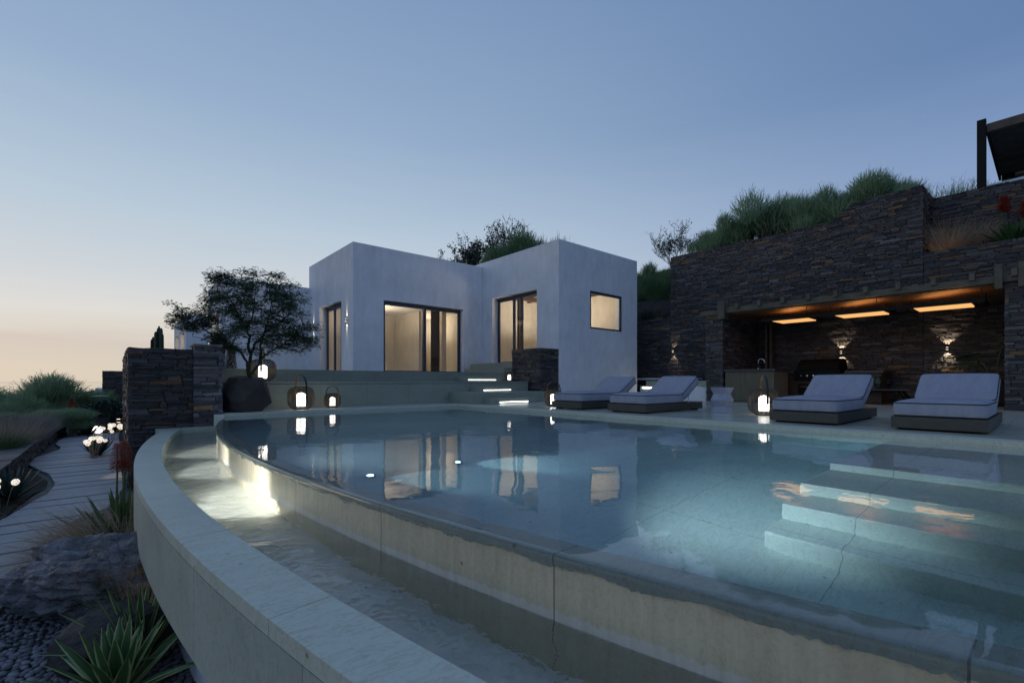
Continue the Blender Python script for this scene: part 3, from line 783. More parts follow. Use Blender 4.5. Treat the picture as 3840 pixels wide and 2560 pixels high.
# dark table with vases
tb=thing('low_table','dark low table with splayed legs behind the right sun loungers','table',15.2,2.8,0)
m=MB(); m.box(14.75,2.28,.365,15.65,3.32,.40); m.build('table_top',M['worktop'],tb,bevel=.006)
for (a,b,a2,b2) in ((14.95,2.55,14.78,2.30),(14.95,3.05,14.78,3.30),(15.45,2.55,15.62,2.30),(15.45,3.05,15.62,3.30)):
    m=MB(); m.tube([(a,b,.365),(a2,b2,.0)],[.032,.02],6); m.build('leg',M['black'],tb)
m=MB(); m.box(14.92,2.5,.325,15.48,3.1,.364); m.build('apron',M['black'],tb)
m=MB(); m.lathe([(.041,0),(.07,.025),(.062,.05),(.094,.13),(.102,.165),(.07,.222),(.057,.246),(.062,.31),(.082,.332),(.07,.332)],20)
single(m,'vase',M['vase'],'dark green pottery vase with a narrow neck on the low dark table','vase',15.15,2.98,.401,local=True,smooth=True)
sp=thing('sculpture','small black spade shaped sculpture on a stem on the low dark table','sculpture',15.05,2.74,.401,local=True)
m=MB(); m.lathe([(.05,0),(.05,.012),(.012,.035),(.012,.09)],14); m.build('foot',M['black'],sp)
m=MB(); m.lathe([(.016,.08),(.06,.11),(.078,.145),(.05,.2),(.01,.27)],14); m.build('body',M['black'],sp,smooth=True)
def chair(label,a,b,rot):
    t=thing('armchair',label,'chair',a,b,0,rot,'chairs at the low dark table',local=True)
    m=MB(); m.box(-.25,-.25,.40,.25,.25,.44); m.build('seat',M['tan'],t,bevel=.01)
    m=MB(); m.box(.21,-.24,.44,.26,.24,.60); m.build('backrest',M['dryg'],t,bevel=.02)
    for s in (-1,1):
        m=MB(); m.tube([(-.24,s*.27,0),(-.25,s*.27,.50),(-.20,s*.27,.60),(-.1,s*.27,.625),(.24,s*.27,.60)],.019,6); m.build('arm',M['chrome'],t,smooth=True)
        m=MB(); m.tube([(.24,s*.26,.55),(.27,s*.27,0)],.018,6); m.build('leg',M['chrome'],t)
    return t
chair('armchair half hidden behind the rightmost sun lounger beside the low dark table',14.9,1.75,180)
chair('armchair half hidden behind the far end of the low dark table',15.6,3.75,90)

# ------------------------------------------------------------------ white bench and stair behind the loungers
bn=thing('white_bench','low white built in bench beside the stone pier with a strip light step','bench',13.95,7.0,0)
m=MB(); m.box(13.95,7.0,-.02,14.2,8.3,.42); m.build('parapet',M['plaster'],bn,bevel=.005)
m=MB(); m.box(14.21,7.02,-.02,16.4,8.0,.30); m.build('seat',M['lime'],bn)
m=MB(); m.box(15.6,8.01,-.02,16.45,10.5,.42); st1=m.build('step',M['lime'],bn)
m=MB(); m.box(15.585,8.05,.325,15.599,10.4,.37); m.build('strip_light',M['led'],st1)
m=MB(); m.box(16.0,8.012,.42,16.46,10.5,.62); m.build('step',M['lime'],bn)
m=MB(); m.box(15.9,8.4,.66,16.44,11.0,.72); m.build('slab',M['plaster'],bn)

# ------------------------------------------------------------------ pavilion on the hill
pv=thing('hill_pavilion','dark slatted pavilion on a black post above the stone wall','pavilion',18.15,0,5.8)
def pvx(px,a):
    u=(px-1920)/F; b=a*(CA-SA*u)/(SA+CA*u); return b, a*SA+b*CA
b1,Y1=pvx(3681,18.15); b2,Y2=pvx(3703,19.6); zt=ZAT(452,Y1)
hi=ZAT(472,Y1)-.02
m=MB(); m.box(18.08,b1-.09,5.6,18.26,b1+.09,zt); m.build('post',M['black'],pv,bevel=.005)
m=MB(); m.box(22.7,b1-.45,5.0,22.9,b1-.15,hi); m.build('post',M['black'],pv)

m=MB()
for k in range(44):
    a=18.25+k*.105; z=hi
    m.box(a,b1-7,z-.05,a+.075,b1-.14,z-.02)
m.build('slat',M['slats'],pv)
m=MB(); m.box(18.13,b1-7,hi-.20,18.24,b1-.10,hi+.02); m.build('beam',M['slats'],pv)
m=MB(); m.box(21.0,b1-7,hi-.17,21.2,b1-.12,hi-.052); m.build('beam',M['slats'],pv)
m=MB(); m.box(18.25,b1-.135,hi-.20,22.9,b1-.08,hi+.02); m.build('side_beam',M['black'],pv)
m=MB(); m.box(23.0,b1-7,5.0,23.1,b1-.2,hi); m.build('wall',M['darkwood'],pv)
# white curved shell tub
tu=thing('curved_tub','white curved rim of a tub with a dark hollow on the hill','tub',18.6,-.5,5.8)
m=MB(); n=44; cx,cy=19.6,b1-2.6; RX,RY=1.35,3.3
def rim(k,s,z): 
    an=6.28318*k/n; return (cx+RX*s*math.cos(an), cy+RY*s*math.sin(an), z+.42*max(0,-math.sin(an))*0+.0)
prof=[(1.15,5.75),(1.0,6.02),(.96,6.05),(.9,6.02),(.8,5.8)]
m.loft([[(cx+RX*s*math.cos(6.28318*k/n),cy+RY*s*math.sin(6.28318*k/n),z+.55*(.5-.5*math.cos(6.28318*k/n+math.pi))*(1 if z>5.9 else 0)) for k in range(n)] for s,z in prof],True,False); m.build('rim',M['shellwhite'],tu,smooth=True)
m=MB(); m.prism([(cx+RX*.82*math.cos(6.28318*k/n),cy+RY*.82*math.sin(6.28318*k/n)) for k in range(n)],5.7,5.82); m.build('hollow',M['navy'],tu)

# ------------------------------------------------------------------ boulders
def boulder(mb,c,sx,sy,sz,seed,rough=.22,sub=4,flat=0,freq=1.3,ridge=0,facet=0,top=None):
    rf=random.Random(seed)
    pl=[]
    for k in range(facet):
        nrm=Vector((rf.gauss(0,1),rf.gauss(0,1),rf.gauss(0,.8))).normalized(); pl.append((nrm,rf.uniform(.66,.92)))
    if top: pl.append((Vector((.06,-.1,1)).normalized(),top))
    bm=bmesh.new(); bmesh.ops.create_icosphere(bm,subdivisions=sub,radius=1)
    for v in bm.verts:
        p=v.co.copy(); o=Vector((seed*3.1,seed*1.7,seed))
        d=noise.fractal(p*freq+o,.9,2.1,5)*rough+noise.noise(p*.8+o)*rough*.9
        cell=noise.voronoi(p*1.15+o)[0][0]
        if ridge: d+=-ridge*(abs(noise.noise(p*2.2+o))*1.4+abs(noise.noise(Vector((p.x*3,p.y*5,p.z*7))+o))*.7+abs(noise.noise(p*11+o))*.25)
        d+= -cell*rough*.9
        q=p*1.0
        for nrm,dd in pl:
            e=q.dot(nrm)-dd
            if e>0: q-=nrm*e*.93
        q=q*(1+d)
        if flat and q.z>flat: q.z=flat+(q.z-flat)*.18
        if q.z<-.72: q.z=-.72
        v.co=Vector((q.x*sx+c[0],q.y*sy+c[1],q.z*sz+c[2]))
    bm.verts.ensure_lookup_table()
    mb.add([tuple(v.co) for v in bm.verts],[tuple(x.index for x in f.verts) for f in bm.faces]); bm.free()
def rock(name,label,cat,a,b,z,s,seed,mat,rot=0,**kw):
    m=MB(); boulder(m,(0,0,s[2]*.70),*s,seed,**kw)
    return single(m,name,M[mat],label,cat,a,b,z,local=True,rot=rot,smooth=True,autos=38)
rock('boulder','big dark boulder on the pool edge carrying the small tree','boulder',2.0,10.42,.0,(.50,.46,.52),7,'rock',rot=-30,rough=.05,sub=5,freq=2.2,facet=13,top=.60)
# ------------------------------------------------------------------ terrain
def lerp(a,b,t): return a+(b-a)*t
def sstep(a,b,x):
    t=min(1,max(0,(x-a)/(b-a))); return t*t*(3-2*t)
def grid(mb,a0,a1,na,b0,b1,nb,fn,wa=1.0):
    vs=[];fs=[]
    for i in range(na+1):
        a=a0+(a1-a0)*(i/na)**wa
        for j in range(nb+1):
            b=b0+(b1-b0)*j/nb; vs.append((a,b,fn(a,b)))
    for i in range(na):
        for j in range(nb):
            k=i*(nb+1)+j; fs.append((k,k+nb+1,k+nb+2,k+1))
    mb.add(vs,fs)
def zleft(a,b):
    d=max(0,-1.72-a); return -1.02-.05*d-.0035*d*d+.22*noise.noise((a*.5,b*.5,1))*min(1,d)+.5*noise.noise((a*.12,b*.12,4))*min(1,d*.2)
m=MB(); grid(m,-1.72,-70,70,-25,110,130,zleft,1.7); struct(m,'hillside',M['hill'],smooth=True)
def zright(a,b):
    t=a-16.9
    hi=5.22+.17*max(0,t-.5)
    lo=2.95+1.05*sstep(.25,.8,t)+.47*max(0,t-.8); lo=min(lo,hi+.6)
    z=lerp(hi,lo,sstep(9.45,10.2,b))
    if b<2.5 and a<18.25: z=3.4
    return z+.12*noise.noise((a*.8,b*.8,2))*min(1,max(0,t))
m=MB(); grid(m,16.87,80,70,-30,75,210,zright,1.8); struct(m,'hill',M['hill'],smooth=True)
m=MB(); m.prism([(-1.6,-8),(.95,-8),(.62,0),(.45,2),(.4,5),(.6,8.5),(1.2,10.3),(1.2,12),(1.66,12),(1.66,60),(-1.6,60)],GZ-.2,GZ); struct(m,'gravel_ground',M['gravel'])
m=MB(); m.prism([(1.6,11),(60,11),(60,110),(1.6,110)],-1.5,-.35); struct(m,'ground',M['hill'])
m=MB(); n=96
m.add([(0,0,-12)]+[(22000*math.cos(6.28318*k/n),22000*math.sin(6.28318*k/n),-12) for k in range(n)],[(0,1+k,1+(k+1)%n) for k in range(n)]); struct(m,'sea',M['sea'])

# garden path of stone slabs
LT=[(5.0,-1.55),(7.8,-1.35),(8.86,-1.11),(9.87,-.93),(10.5,-.8),(11.2,-.775),(11.57,-.79),(12.74,-.95),(13.67,-1.2),(14.3,-1.36),(14.9,-1.41),(15.7,-1.40),(16.3,-1.25),(17.0,-1.09),(17.6,-1.08),(18.7,-1.26),(19.6,-1.27),(20.5,-1.2),(21.0,-.85),(21.3,-.42),(21.6,.0)]
RT=[(4.5,-.74),(5.5,-.68),(6.83,-.59),(8.24,-.39),(8.46,-.33),(8.75,-.07),(10.2,.12),(22,.14)]
def interp(T,b):
    if b<=T[0][0]: return T[0][1]
    for (x0,y0),(x1,y1) in zip(T,T[1:]):
        if b<=x1: return lerp(y0,y1,(b-x0)/(x1-x0))
    return T[-1][1]
m=MB(); b=4.4
while b<21.3:
    e=min(b+.41,21.5); bs=rng(b,e,6)
    poly=[(interp(LT,x),x) for x in bs]+[(interp(RT,x),x) for x in reversed(bs)]
    m.prism(poly,GZ-.03,GZ+.05+.004*math.sin(b*9)); b=e+.05
struct(m,'path',M['path'])
bs=rng(4.4,21.4,60); m=MB(); m.prism([(interp(LT,x)+.01,x) for x in bs]+[(interp(RT,x)-.01,x) for x in reversed(bs)],GZ-.05,GZ+.004); struct(m,'path',M['core'])
def bed(px_pts,z=GZ+.008,nm='soil_bed'):
    pts=[G(x,y,GZ) for x,y in px_pts]
    m=MB(); m.prism(pts,GZ-.05,z); struct(m,nm,M['moss'])
bed([(-120,2120),(-150,1990),(-100,1850),(60,1768),(86,1752),(118,1768),(150,1790),(178,1808),(172,1830),(120,1860),(60,1905),(10,1955)],GZ+.03)
bed([(280,1720),(300,1708),(350,1700),(430,1700),(440,1722),(400,1731),(330,1732),(290,1728)],GZ+.034)
bed([(212,1633),(260,1622),(330,1620),(360,1626),(300,1640),(240,1642)],GZ+.02)
bed([(372,1640),(420,1632),(470,1634),(470,1652),(400,1652)],GZ+.02)
# loose pebbles where one can make them out
rnd=random.Random(5); m=MB()
import bmesh
bm=bmesh.new(); bmesh.ops.create_icosphere(bm,subdivisions=2,radius=1); bm.verts.ensure_lookup_table()
IV=[v.co.copy() for v in bm.verts]; IF=[tuple(v.index for v in f.verts) for f in bm.faces]; bm.free()
bm=bmesh.new(); bmesh.ops.create_icosphere(bm,subdivisions=1,radius=1); bm.verts.ensure_lookup_table()
JV=[v.co.copy() for v in bm.verts]; JF=[tuple(v.index for v in f.verts) for f in bm.faces]; bm.free()
cnt=0
for gi in range(0,64):
    for gj in range(0,150):
        a=-2.2+gi*.042+rnd.uniform(-.016,.016); b=1.6+gj*.042+rnd.uniform(-.016,.016)
        if a>ai(b)+.12: continue
        if b>5.0 and interp(LT,b)-.02<a<interp(RT,b)+.01: continue
        if b<=5.0 and b>4.4 and a<-.70: continue
        if b>7.2: continue
        s=rnd.uniform(.016,.027); sx=s*rnd.uniform(1,1.5); an=rnd.uniform(0,3.14); c_,s_=math.cos(an),math.sin(an)
        V,Fc=(IV,IF) if b<4.6 else (JV,JF)
        h=s*rnd.uniform(.5,.75); zz=GZ+h*.45+rnd.uniform(0,.006)
        m.add([(a+(v.x*sx*c_-v.y*s*s_),b+(v.x*sx*s_+v.y*s*c_),zz+v.z*h) for v in V],Fc); cnt+=1
struct(m,'pebbles',M['pebble'],kind='stuff',smooth=True)

# low walls of the garden
ledge_wall('garden_wall','long low stone wall along the garden path','wall',-1.78,3,-1.38,21.2,GZ-.1,GZ+.42,['+a','-b','top'],71,lmin=.2)
ledge_wall('garden_wall','short low stone wall crossing the end of the long one beneath the red flower','wall',-1.98,21.6,-.1,21.95,GZ-.1,GZ+.55,['+a','-b','top'],73)
hut=ledge_wall('stone_hut','dark square stone hut with a black opening at the far end of the garden','hut',-.36,26.5,3.2,30,-2,1.05,['-b','-a'],75)
m=MB(); m.box(.62,26.46,-.9,2.0,26.51,.22); m.build('opening',M['black'],hut)
m=MB(); m.tube([(.75+.22*math.cos(math.pi*k/12),27.0,1.05+.28*math.sin(math.pi*k/12)) for k in range(13)],.03,6)
single(m,'metal_hoop',M['wicker'],'small dark hoop handle standing on the roof of the stone hut','hoop',.75,27,1.05)
A_,B_=AT(377,70); m=MB(); m.box(A_-.6,B_,-6,A_+3.0,B_+3,ZAT(1455,70)); m.box(A_-1.6,B_+.2,-6,A_-.6,B_+2.5,ZAT(1474,70))
single(m,'far_building',M['plaster'],'tiny pale flat roofed building on the horizon left of the stone hut','building',A_,B_,-6)

# ------------------------------------------------------------------ plants
def blade(mb,base,az,el,L,w,droop,seg=4,rnd=None,fold=0,tw=None,wp=None):
    ca,sa=math.cos(az),math.sin(az); path=[];ws=[]
    for i in range(seg+1):
        t=i/seg; h=L*(t*math.cos(el)+.35*droop*t*t*math.sin(el)); z=L*(t*math.sin(el)-droop*t*t*.62)
        path.append((base[0]+ca*h,base[1]+sa*h,base[2]+z))
        if wp: ws.append(max(w*.02,w*wp(t)))
        else: ws.append(max(w*.06,w*(1-t**1.6)))
    if fold or wp: mb.strip(path,ws,(-sa,ca,0),fold)
    else:
        vs=[];sd=Vector((-sa,ca,0)) if tw is None else Vector((math.cos(tw),math.sin(tw),0))
        for p,q in zip(path,ws): vs+=[Vector(p)-sd*q*.5,Vector(p)+sd*q*.5]
        mb.add(vs,[(2*i,2*i+1,2*i+3,2*i+2) for i in range(seg)])
def grass_mb(n,L,spread,w,seed,droop=(.3,.9),lean=(0,0),el=(50,86)):
    r=random.Random(seed); m=MB()
    for i in range(n):
        az=r.uniform(0,6.283); rr=spread*math.sqrt(r.random())
        b=(rr*math.cos(az)*.5+lean[0]*0,rr*math.sin(az)*.5,0)
        az2=az+r.uniform(-.7,.7)
        if lean!=(0,0):
            vx=math.cos(az2)*.6+lean[0]; vy=math.sin(az2)*.6+lean[1]; az2=math.atan2(vy,vx)
        blade(m,b,az2,R(r.uniform(*el)),L*r.uniform(.55,1.1),w*r.uniform(.7,1.3),r.uniform(*droop),5,tw=r.uniform(0,3.14))
    return m
def rosette_mb(n,L,w,seed,el=(12,82),fold=.35,droop=.25,curl=0,wp=None,seg=7):
    r=random.Random(seed); m=MB(); wp=wp or (lambda t:(.55+.9*t-1.45*t**2.2) if t<.97 else .03)
    for i in range(n):
        t=i/(n-1); az=i*2.39996+r.uniform(-.15,.15); e=R(lerp(el[0],el[1],t**.8)+r.uniform(-5,5))
        rr=lerp(.12,.01,t)*L*.35
        blade(m,(rr*math.cos(az),rr*math.sin(az),.02+.1*L*t*.3),az,e,L*lerp(1,.8,t)*r.uniform(.88,1.1),w*r.uniform(.85,1.1),droop*(1-t*.6)*r.uniform(.5,1.3)+curl,seg,fold=fold,wp=wp)
    return m
def sprigs_mb(n,rx,ry,rz,seed,L=(.22,.5),w=.018,up=.55,lobes=None,hollow=.35,leafy=3):
    """wispy bush: ribbons growing outward and up through the volume of a few lobes"""
    r=random.Random(seed); m=MB(); lobes=lobes or [(0,0,rz*.5,1)]
    for i in range(n):
        cx,cy,cz,s=r.choice(lobes)
        while True:
            p=Vector((r.uniform(-1,1),r.uniform(-1,1),r.uniform(-1,1)))
            if hollow<p.length<1: break
        q=Vector((cx+p.x*rx*s,cy+p.y*ry*s,max(.02,cz+p.z*rz*.5*s)))
        d=Vector((p.x*.7+r.uniform(-.45,.45),p.y*.7+r.uniform(-.45,.45),abs(p.z)*.4+up+r.uniform(-.2,.5))).normalized()
        l=r.uniform(*L); k=Vector((r.uniform(-1,1),r.uniform(-1,1),r.uniform(-.3,.3)))*.22
        sd=d.cross(Vector((r.uniform(-1,1),r.uniform(-1,1),r.uniform(-1,1)))).normalized()*w
        p1=q+d*l*.5; p2=q+(d+k).normalized()*l
        m.add([q-sd*.5,q+sd*.5,p1+sd*.45,p1-sd*.45,p2],[(0,1,2,3),(3,2,4)])
        for j in range(leafy):
            t=r.uniform(.25,.95); b0=q.lerp(p2,t); e=(d+Vector((r.uniform(-1,1),r.uniform(-1,1),r.uniform(-.3,.8)))*.8).normalized()*l*r.uniform(.18,.34)
            m.add([b0-sd*.4,b0+sd*.4,b0+e],[(0,1,2)])
    return m
def stems_mb(n,h,sp,r0,seed):
    r=random.Random(seed); m=MB()
    for i in range(n):
        az=r.uniform(0,6.283); s=sp*r.uniform(.4,1); pts=[(0.06*math.cos(az),.06*math.sin(az),0)]
        for k in range(1,6):
            t=k/5; pts.append((s*t*math.cos(az)+r.uniform(-.05,.05),s*t*math.sin(az)+r.uniform(-.05,.05),h*t))
        m.tube(pts,[r0*(1-.75*k/5) for k in range(6)],5)
    return m
PROTO={}
def plant(key,name,label,cat,a,b,z,parts,s=1,rot=0,group=None,sz=None):
    """parts: list of (part name, mesh builder function, material); meshes are shared through PROTO"""
    if len(parts)==1:
        k=(key,0)
        if k not in PROTO:
            t=parts[0][1]().build(name,M[parts[0][2]],None,off=(0,0,0)); PROTO[k]=t.data
        else:
            t=bpy.data.objects.new(name,PROTO[k]); COL.objects.link(t)
        t.location=W(a,b,z); t.rotation_euler=(0,0,TH+R(rot)); t.scale=(s,s,sz or s)
        return tag(t,label,cat,group)
    t=thing(name,label,cat,a,b,z,rot,group,local=True)
    for i,(pn,fn,mt) in enumerate(parts):
        k=(key,i)
        if k not in PROTO:
            o=fn().build(pn,M[mt],t); PROTO[k]=o.data
        else:
            o=bpy.data.objects.new(pn,PROTO[k]); COL.objects.link(o); o.parent=t
    t.scale=(s,s,sz or s)
    return t
def atA(px,a):
    u=(px-1920)/F; b=a*(CA-SA*u)/(SA+CA*u); return b,a*SA+b*CA

# broom shrubs above the retaining wall
LOB=[[(r_.uniform(-.5,.5),r_.uniform(-.5,.5),r_.uniform(.22,.82),r_.uniform(.30,.5)) for _ in range(9)] for r_ in (random.Random(61),random.Random(62),random.Random(63),random.Random(64),random.Random(65))]
def bushfn(k,n=5200,hol=.2): return lambda:sprigs_mb(n,.72,.72,1.15,100+k,(.10,.27),.010,.65,LOB[k%len(LOB)],.15,3)
BP=[[('foliage',bushfn(k),'bush'),('stem',(lambda k=k:stems_mb(9,.8,.35,.035,200+k)),'trunk')] for k in range(5)]
hill_b=[(2660,17.6,838,1.05,'leftmost broom shrub above the high stone wall beside the bare twiggy bushes'),(2735,17.7,800,1.15,'second broom shrub from the left above the high stone wall'),(2806,18.1,772,1.2,'broom shrub left of the tree like shrub with a thick trunk on the stone wall'),(2876,17.7,700,1.25,'tree like broom shrub with a thick visible trunk above the stone wall'),(2962,18.2,700,1.2,'broom shrub with pale gaps of sky under it right of the thick trunk'),(3050,17.8,716,1.2,'broom shrub beside the place where the stone wall starts to slope up'),(3135,18.3,692,1.05,'broom shrub just behind the sloping part of the stone wall'),(3215,18.0,650,1.2,'tallest broom shrub above the highest part of the stone wall'),(3300,18.5,642,1.1,'broom shrub right of the tallest one above the highest stone wall'),(3385,18.2,660,1.1,'broom shrub above the high stone wall near its right corner'),(3440,18.6,690,1.0,'rightmost broom shrub trailing over the corner of the high stone wall')]
for i,(px,a,yt,wsc,lb) in enumerate(hill_b):
    b,Y=atA(px,a); z0=zright(a,b); h=(ZAT(yt,Y)-z0)/1.22
    plant(('bush',i%5),'broom_shrub',lb,'shrub',a,b,z0-.05,BP[i%5],s=h*.72*wsc,rot=i*67,group='broom shrubs above the stone wall',sz=h)
# loose upright wisps by the pavilion
b,Y=atA(3560,19.2)
plant('wisp','broom_shrub','thin wispy broom shrub left of the black pavilion post','shrub',19.0,b,zright(19,b)-.1,[('foliage',lambda:sprigs_mb(900,.7,.9,.6,321,(.2,.55),.010,.8,None,.0,3),'bush')],s=1.15,group=None)
# dark brushy shrubs and ground cover on the slope beside the wall
slope=[(2420,18.0,10.9,1.2),(2462,17.6,10.2,1.3),(2500,17.5,9.95,1.25),(2430,19.6,11.5,1.4),(2478,19.3,10.6,1.45),(2515,18.6,10.2,1.3),(2400,17.5,11.6,1.0),(2545,19.2,9.6,1.0),(2600,19.2,8.8,.9)]
for i,(px,a,bb,s) in enumerate(slope):
    b,Y=atA(px,a); lb=['shaggy dark shrub lowest on the slope beside the white house edge','shaggy shrub in the middle of the slope left of the stone wall','shaggy shrub touching the left end of the high stone wall','round shrub high on the slope near the house edge','round shrub at the top of the slope','shaggy shrub behind the top left corner of the stone wall','small shaggy shrub just visible past the white house','low dark shrub at the foot of the bare twiggy bushes','low dark shrub under the right bare twiggy bush'][i]
    plant(('bushd',i%3),'slope_shrub',lb,'shrub',a,b,zright(a,b)-.12,[('foliage',bushfn(i%3,4200,.0),'bushd')],s=s*.85,rot=i*50,group='shrubs on the slope')
# rock face under the slope
m=MB(); boulder(m,(17.2,11.2,3.25),.45,2.3,.85,13,rough=.2)
single(m,'rock_face',M['rock'],'dark creviced rock face on the slope above the low stone wall','rock',17.2,11.2,2.5,smooth=True,autos=40)
AG=[('leaves',lambda:rosette_mb(34,.62,.055,41,(18,84),.3,.1),'agave')]
b,Y=atA(2425,16.75); plant('agS','agave','blue green agave on top of the low stone wall beside the house','agave',16.75,b,3.08,AG,s=.95)
plant('grassG','grass_tuft','dark green grass clump on the low wall right of the agave','grass',16.8,atA(2490,16.8)[0],3.05,[('leaves',lambda:grass_mb(220,.5,.6,.012,43),'greeng')],s=1)

# bare twiggy trees
def branchy(seed,h,levels=5,r0=.05,spread=.55,leaf=.03,leafn=2,up=.25,first=.22,kids=(2,3),rmin=.0016):
    r=random.Random(seed); tr=MB(); lf=MB()
    def grow(p,d,l,rad,lev):
        pts=[p]; q=p; dd=d
        for k in range(3):
            dd=(dd+Vector((r.uniform(-1,1),r.uniform(-1,1),r.uniform(-.6,.9)))*.22).normalized(); q=q+dd*l/3; pts.append(q)
        tr.tube(pts,[rad,rad*.88,rad*.76,rad*.62],5 if lev>2 else 3,False)
        if lev<=2:
            for k in range(leafn):
                c=pts[r.randint(1,3)]+Vector((r.uniform(-1,1),r.uniform(-1,1),r.uniform(-1,1)))*.02
                x=Vector((r.uniform(-1,1),r.uniform(-1,1),r.uniform(-1,1))).normalized()*leaf*r.uniform(.6,1.2); y=x.cross(Vector((r.uniform(-1,1),r.uniform(-1,1),r.uniform(-1,1)))).normalized()*leaf*.6
                lf.quad(c,x,y)
        if lev==0: return
        for k in range(r.choice(kids)):
            nd=(dd+Vector((r.uniform(-1,1),r.uniform(-1,1),r.uniform(-.5,.8)))*spread*1.25+Vector((0,0,up))).normalized()
            grow(pts[r.randint(2,3)],nd,l*r.uniform(.62,.88),max(rmin,rad*r.uniform(.55,.7)),lev-1)
    for k in range(3 if first else 1):
        grow(Vector((0,0,0)),Vector((r.uniform(-.45,.45),r.uniform(-.45,.45),1)).normalized(),h*.27,r0,levels)
    return tr,lf
def bare(label,px,Y,yt,base,seed,leafn=2,mat='darkleaf',levels=5,leaf=.05,r0=.05,up=.25,group=None,name='bare_tree',kids=(2,3),sx=1):
    a,b=AT(px,Y); h=ZAT(yt,Y)-base
    tr,lf=branchy(seed,1.0,levels,r0,leaf=leaf,leafn=leafn,up=up,kids=kids)
    zm=max(v[2] for v in tr.v); k=h/zm
    t=thing(name,label,'tree',a,b,base,0,group,local=True)
    tr.build('trunk',M['trunk'],t); lf.build('leaves',M[mat],t); t.scale=(k*sx,k*sx,k); return t
bare('bare tree with a dense dark clump showing above the white house roof',1775,31,828,4.5,3,2,levels=6,leaf=.0075,r0=.014,group='bare trees behind the house',sx=1.1)
bare('taller bare tree with open twisting branches above the white house roof',1865,32,812,4.5,8,1,levels=6,leaf=.007,r0=.015,group='bare trees behind the house',sx=1.05)
bare('small bare tree just showing over the roof line left of the taller ones',1690,33,938,4.5,12,1,levels=5,leaf=.008,r0=.014,group='bare trees behind the house',sx=1.05)
for i,(px,yt,sd,lb) in enumerate(((2560,822,21,'larger bare twiggy bush at the left end of the high stone wall'),(2645,853,25,'smaller bare twiggy bush between the larger one and the broom shrubs'))):
    b,Y=atA(px,18.6); a=18.6; z0=zright(a,b)
    tr,lf=branchy(sd,1.0,6,.010,.6,leaf=.008,leafn=2,up=.2); zm=max(v[2] for v in tr.v); k=(ZAT(yt,Y)-z0)/zm
    t=thing('twiggy_bush',lb,'bush',a,b,z0,0,'bare twiggy bushes on the hill',local=True); tr.build('trunk',M['trunk'],t); lf.build('leaves',M['darkleaf'],t); t.scale=(k,k,k)
DB=[[('foliage',bushfn(k,9000,.0),'bushd'),('stem',(lambda k=k:stems_mb(7,.8,.3,.05,230+k)),'trunk')] for k in range(3)]
for i,(px,yt,w,lb) in enumerate(((1955,850,3.0,'dense round green bush showing above the white house roof left of its corner'),(2040,862,2.4,'green bush showing above the roof right at the white house corner'),(1880,925,2.0,'low green bush between the bare trees and the dense round bush'))):
    a,b=AT(px,26); h=ZAT(yt,26)-4.6
    plant(('roofbush',i),'round_bush',lb,'bush',a,b,4.6,DB[i],s=w,rot=i*40,group='bushes behind the house',sz=h/1.22)

# left hillside bushes
lb_=[(35,16,1465,1.5,'pale green broom bush cut off by the left edge of the picture'),(105,17,1432,1.7,'broom bush left of the tallest bush on the left slope'),(163,18,1388,1.75,'tallest broom bush on the left slope'),(222,18.5,1432,1.7,'broom bush right of the tallest bush on the left slope'),(275,19.5,1462,1.7,'broom bush behind the red torch flower'),(318,21,1480,1.6,'rightmost broom bush on the left slope'),(120,13.8,1525,1.15,'low broom bush in front of the tallest bush'),(225,15.2,1520,1.2,'low broom bush just above the end of the long garden wall'),(20,13,1590,1.0,'low broom bush at the left edge above the garden wall')]
for i,(px,Y,yt,w,lb) in enumerate(lb_):
    a,b=AT(px,Y); z0=zleft(a,b); h=(ZAT(yt,Y)-z0)/1.22
    plant(('bush',i%5),'broom_bush',lb,'bush',a,b,z0-.05,BP[i%5],s=w,rot=i*77,group='broom bushes on the left slope',sz=h)
rnd=random.Random(9)
for i,(px,Y,s,mt,key,lb) in enumerate(((25,11.5,1.0,'greyg','gg1','grey feathery grass clump at the left edge'),(75,12.2,1.1,'greyg','gg2','grey feathery grass clump in front of the broom bushes'),(140,13,1.05,'greyg','gg1','grey feathery grass clump right of the other grey clumps'),(60,10.8,.9,'dryg','dg1','dry tan grass clump on the slope in the middle of the left edge'),(120,11.9,.95,'dryg','dg2','dry tan grass clump above the middle of the low garden wall'),(175,13.6,.9,'dryg','dg1','dry tan grass clump near the far end of the low garden wall'),(15,9.9,.7,'greeng','gn1','bright green grass clump nearest the left edge above the wall'),(60,10.2,.7,'greeng','gn2','bright green grass clump hanging over the low garden wall'),(105,11.2,.65,'greeng','gn1','bright green grass clump farther along the low garden wall'))):
    a,b=AT(px,Y); a=min(a,-1.95)
    plant(key,'grass_clump',lb,'grass',a,b,zleft(a,b)-.03,[('blades',(lambda k=i:grass_mb(900,1.0,1.0,.011,300+k,(.1,.6),(0,0),(52,88))),mt)],s=s,rot=i*41,group='grass clumps on the left slope')
m=MB(); r=random.Random(4)
for i in range(9000):
    a=-1.85-abs(r.gauss(0,1))*5; b=r.uniform(6,30); z=zleft(a,b); az=r.uniform(0,6.28)
    blade(m,(a,b,z-.02),az,R(r.uniform(45,85)),r.uniform(.15,.4),.012,r.uniform(.2,.8),3,tw=r.uniform(0,3.14))
struct(m,'grass',M['greeng'],kind='stuff')

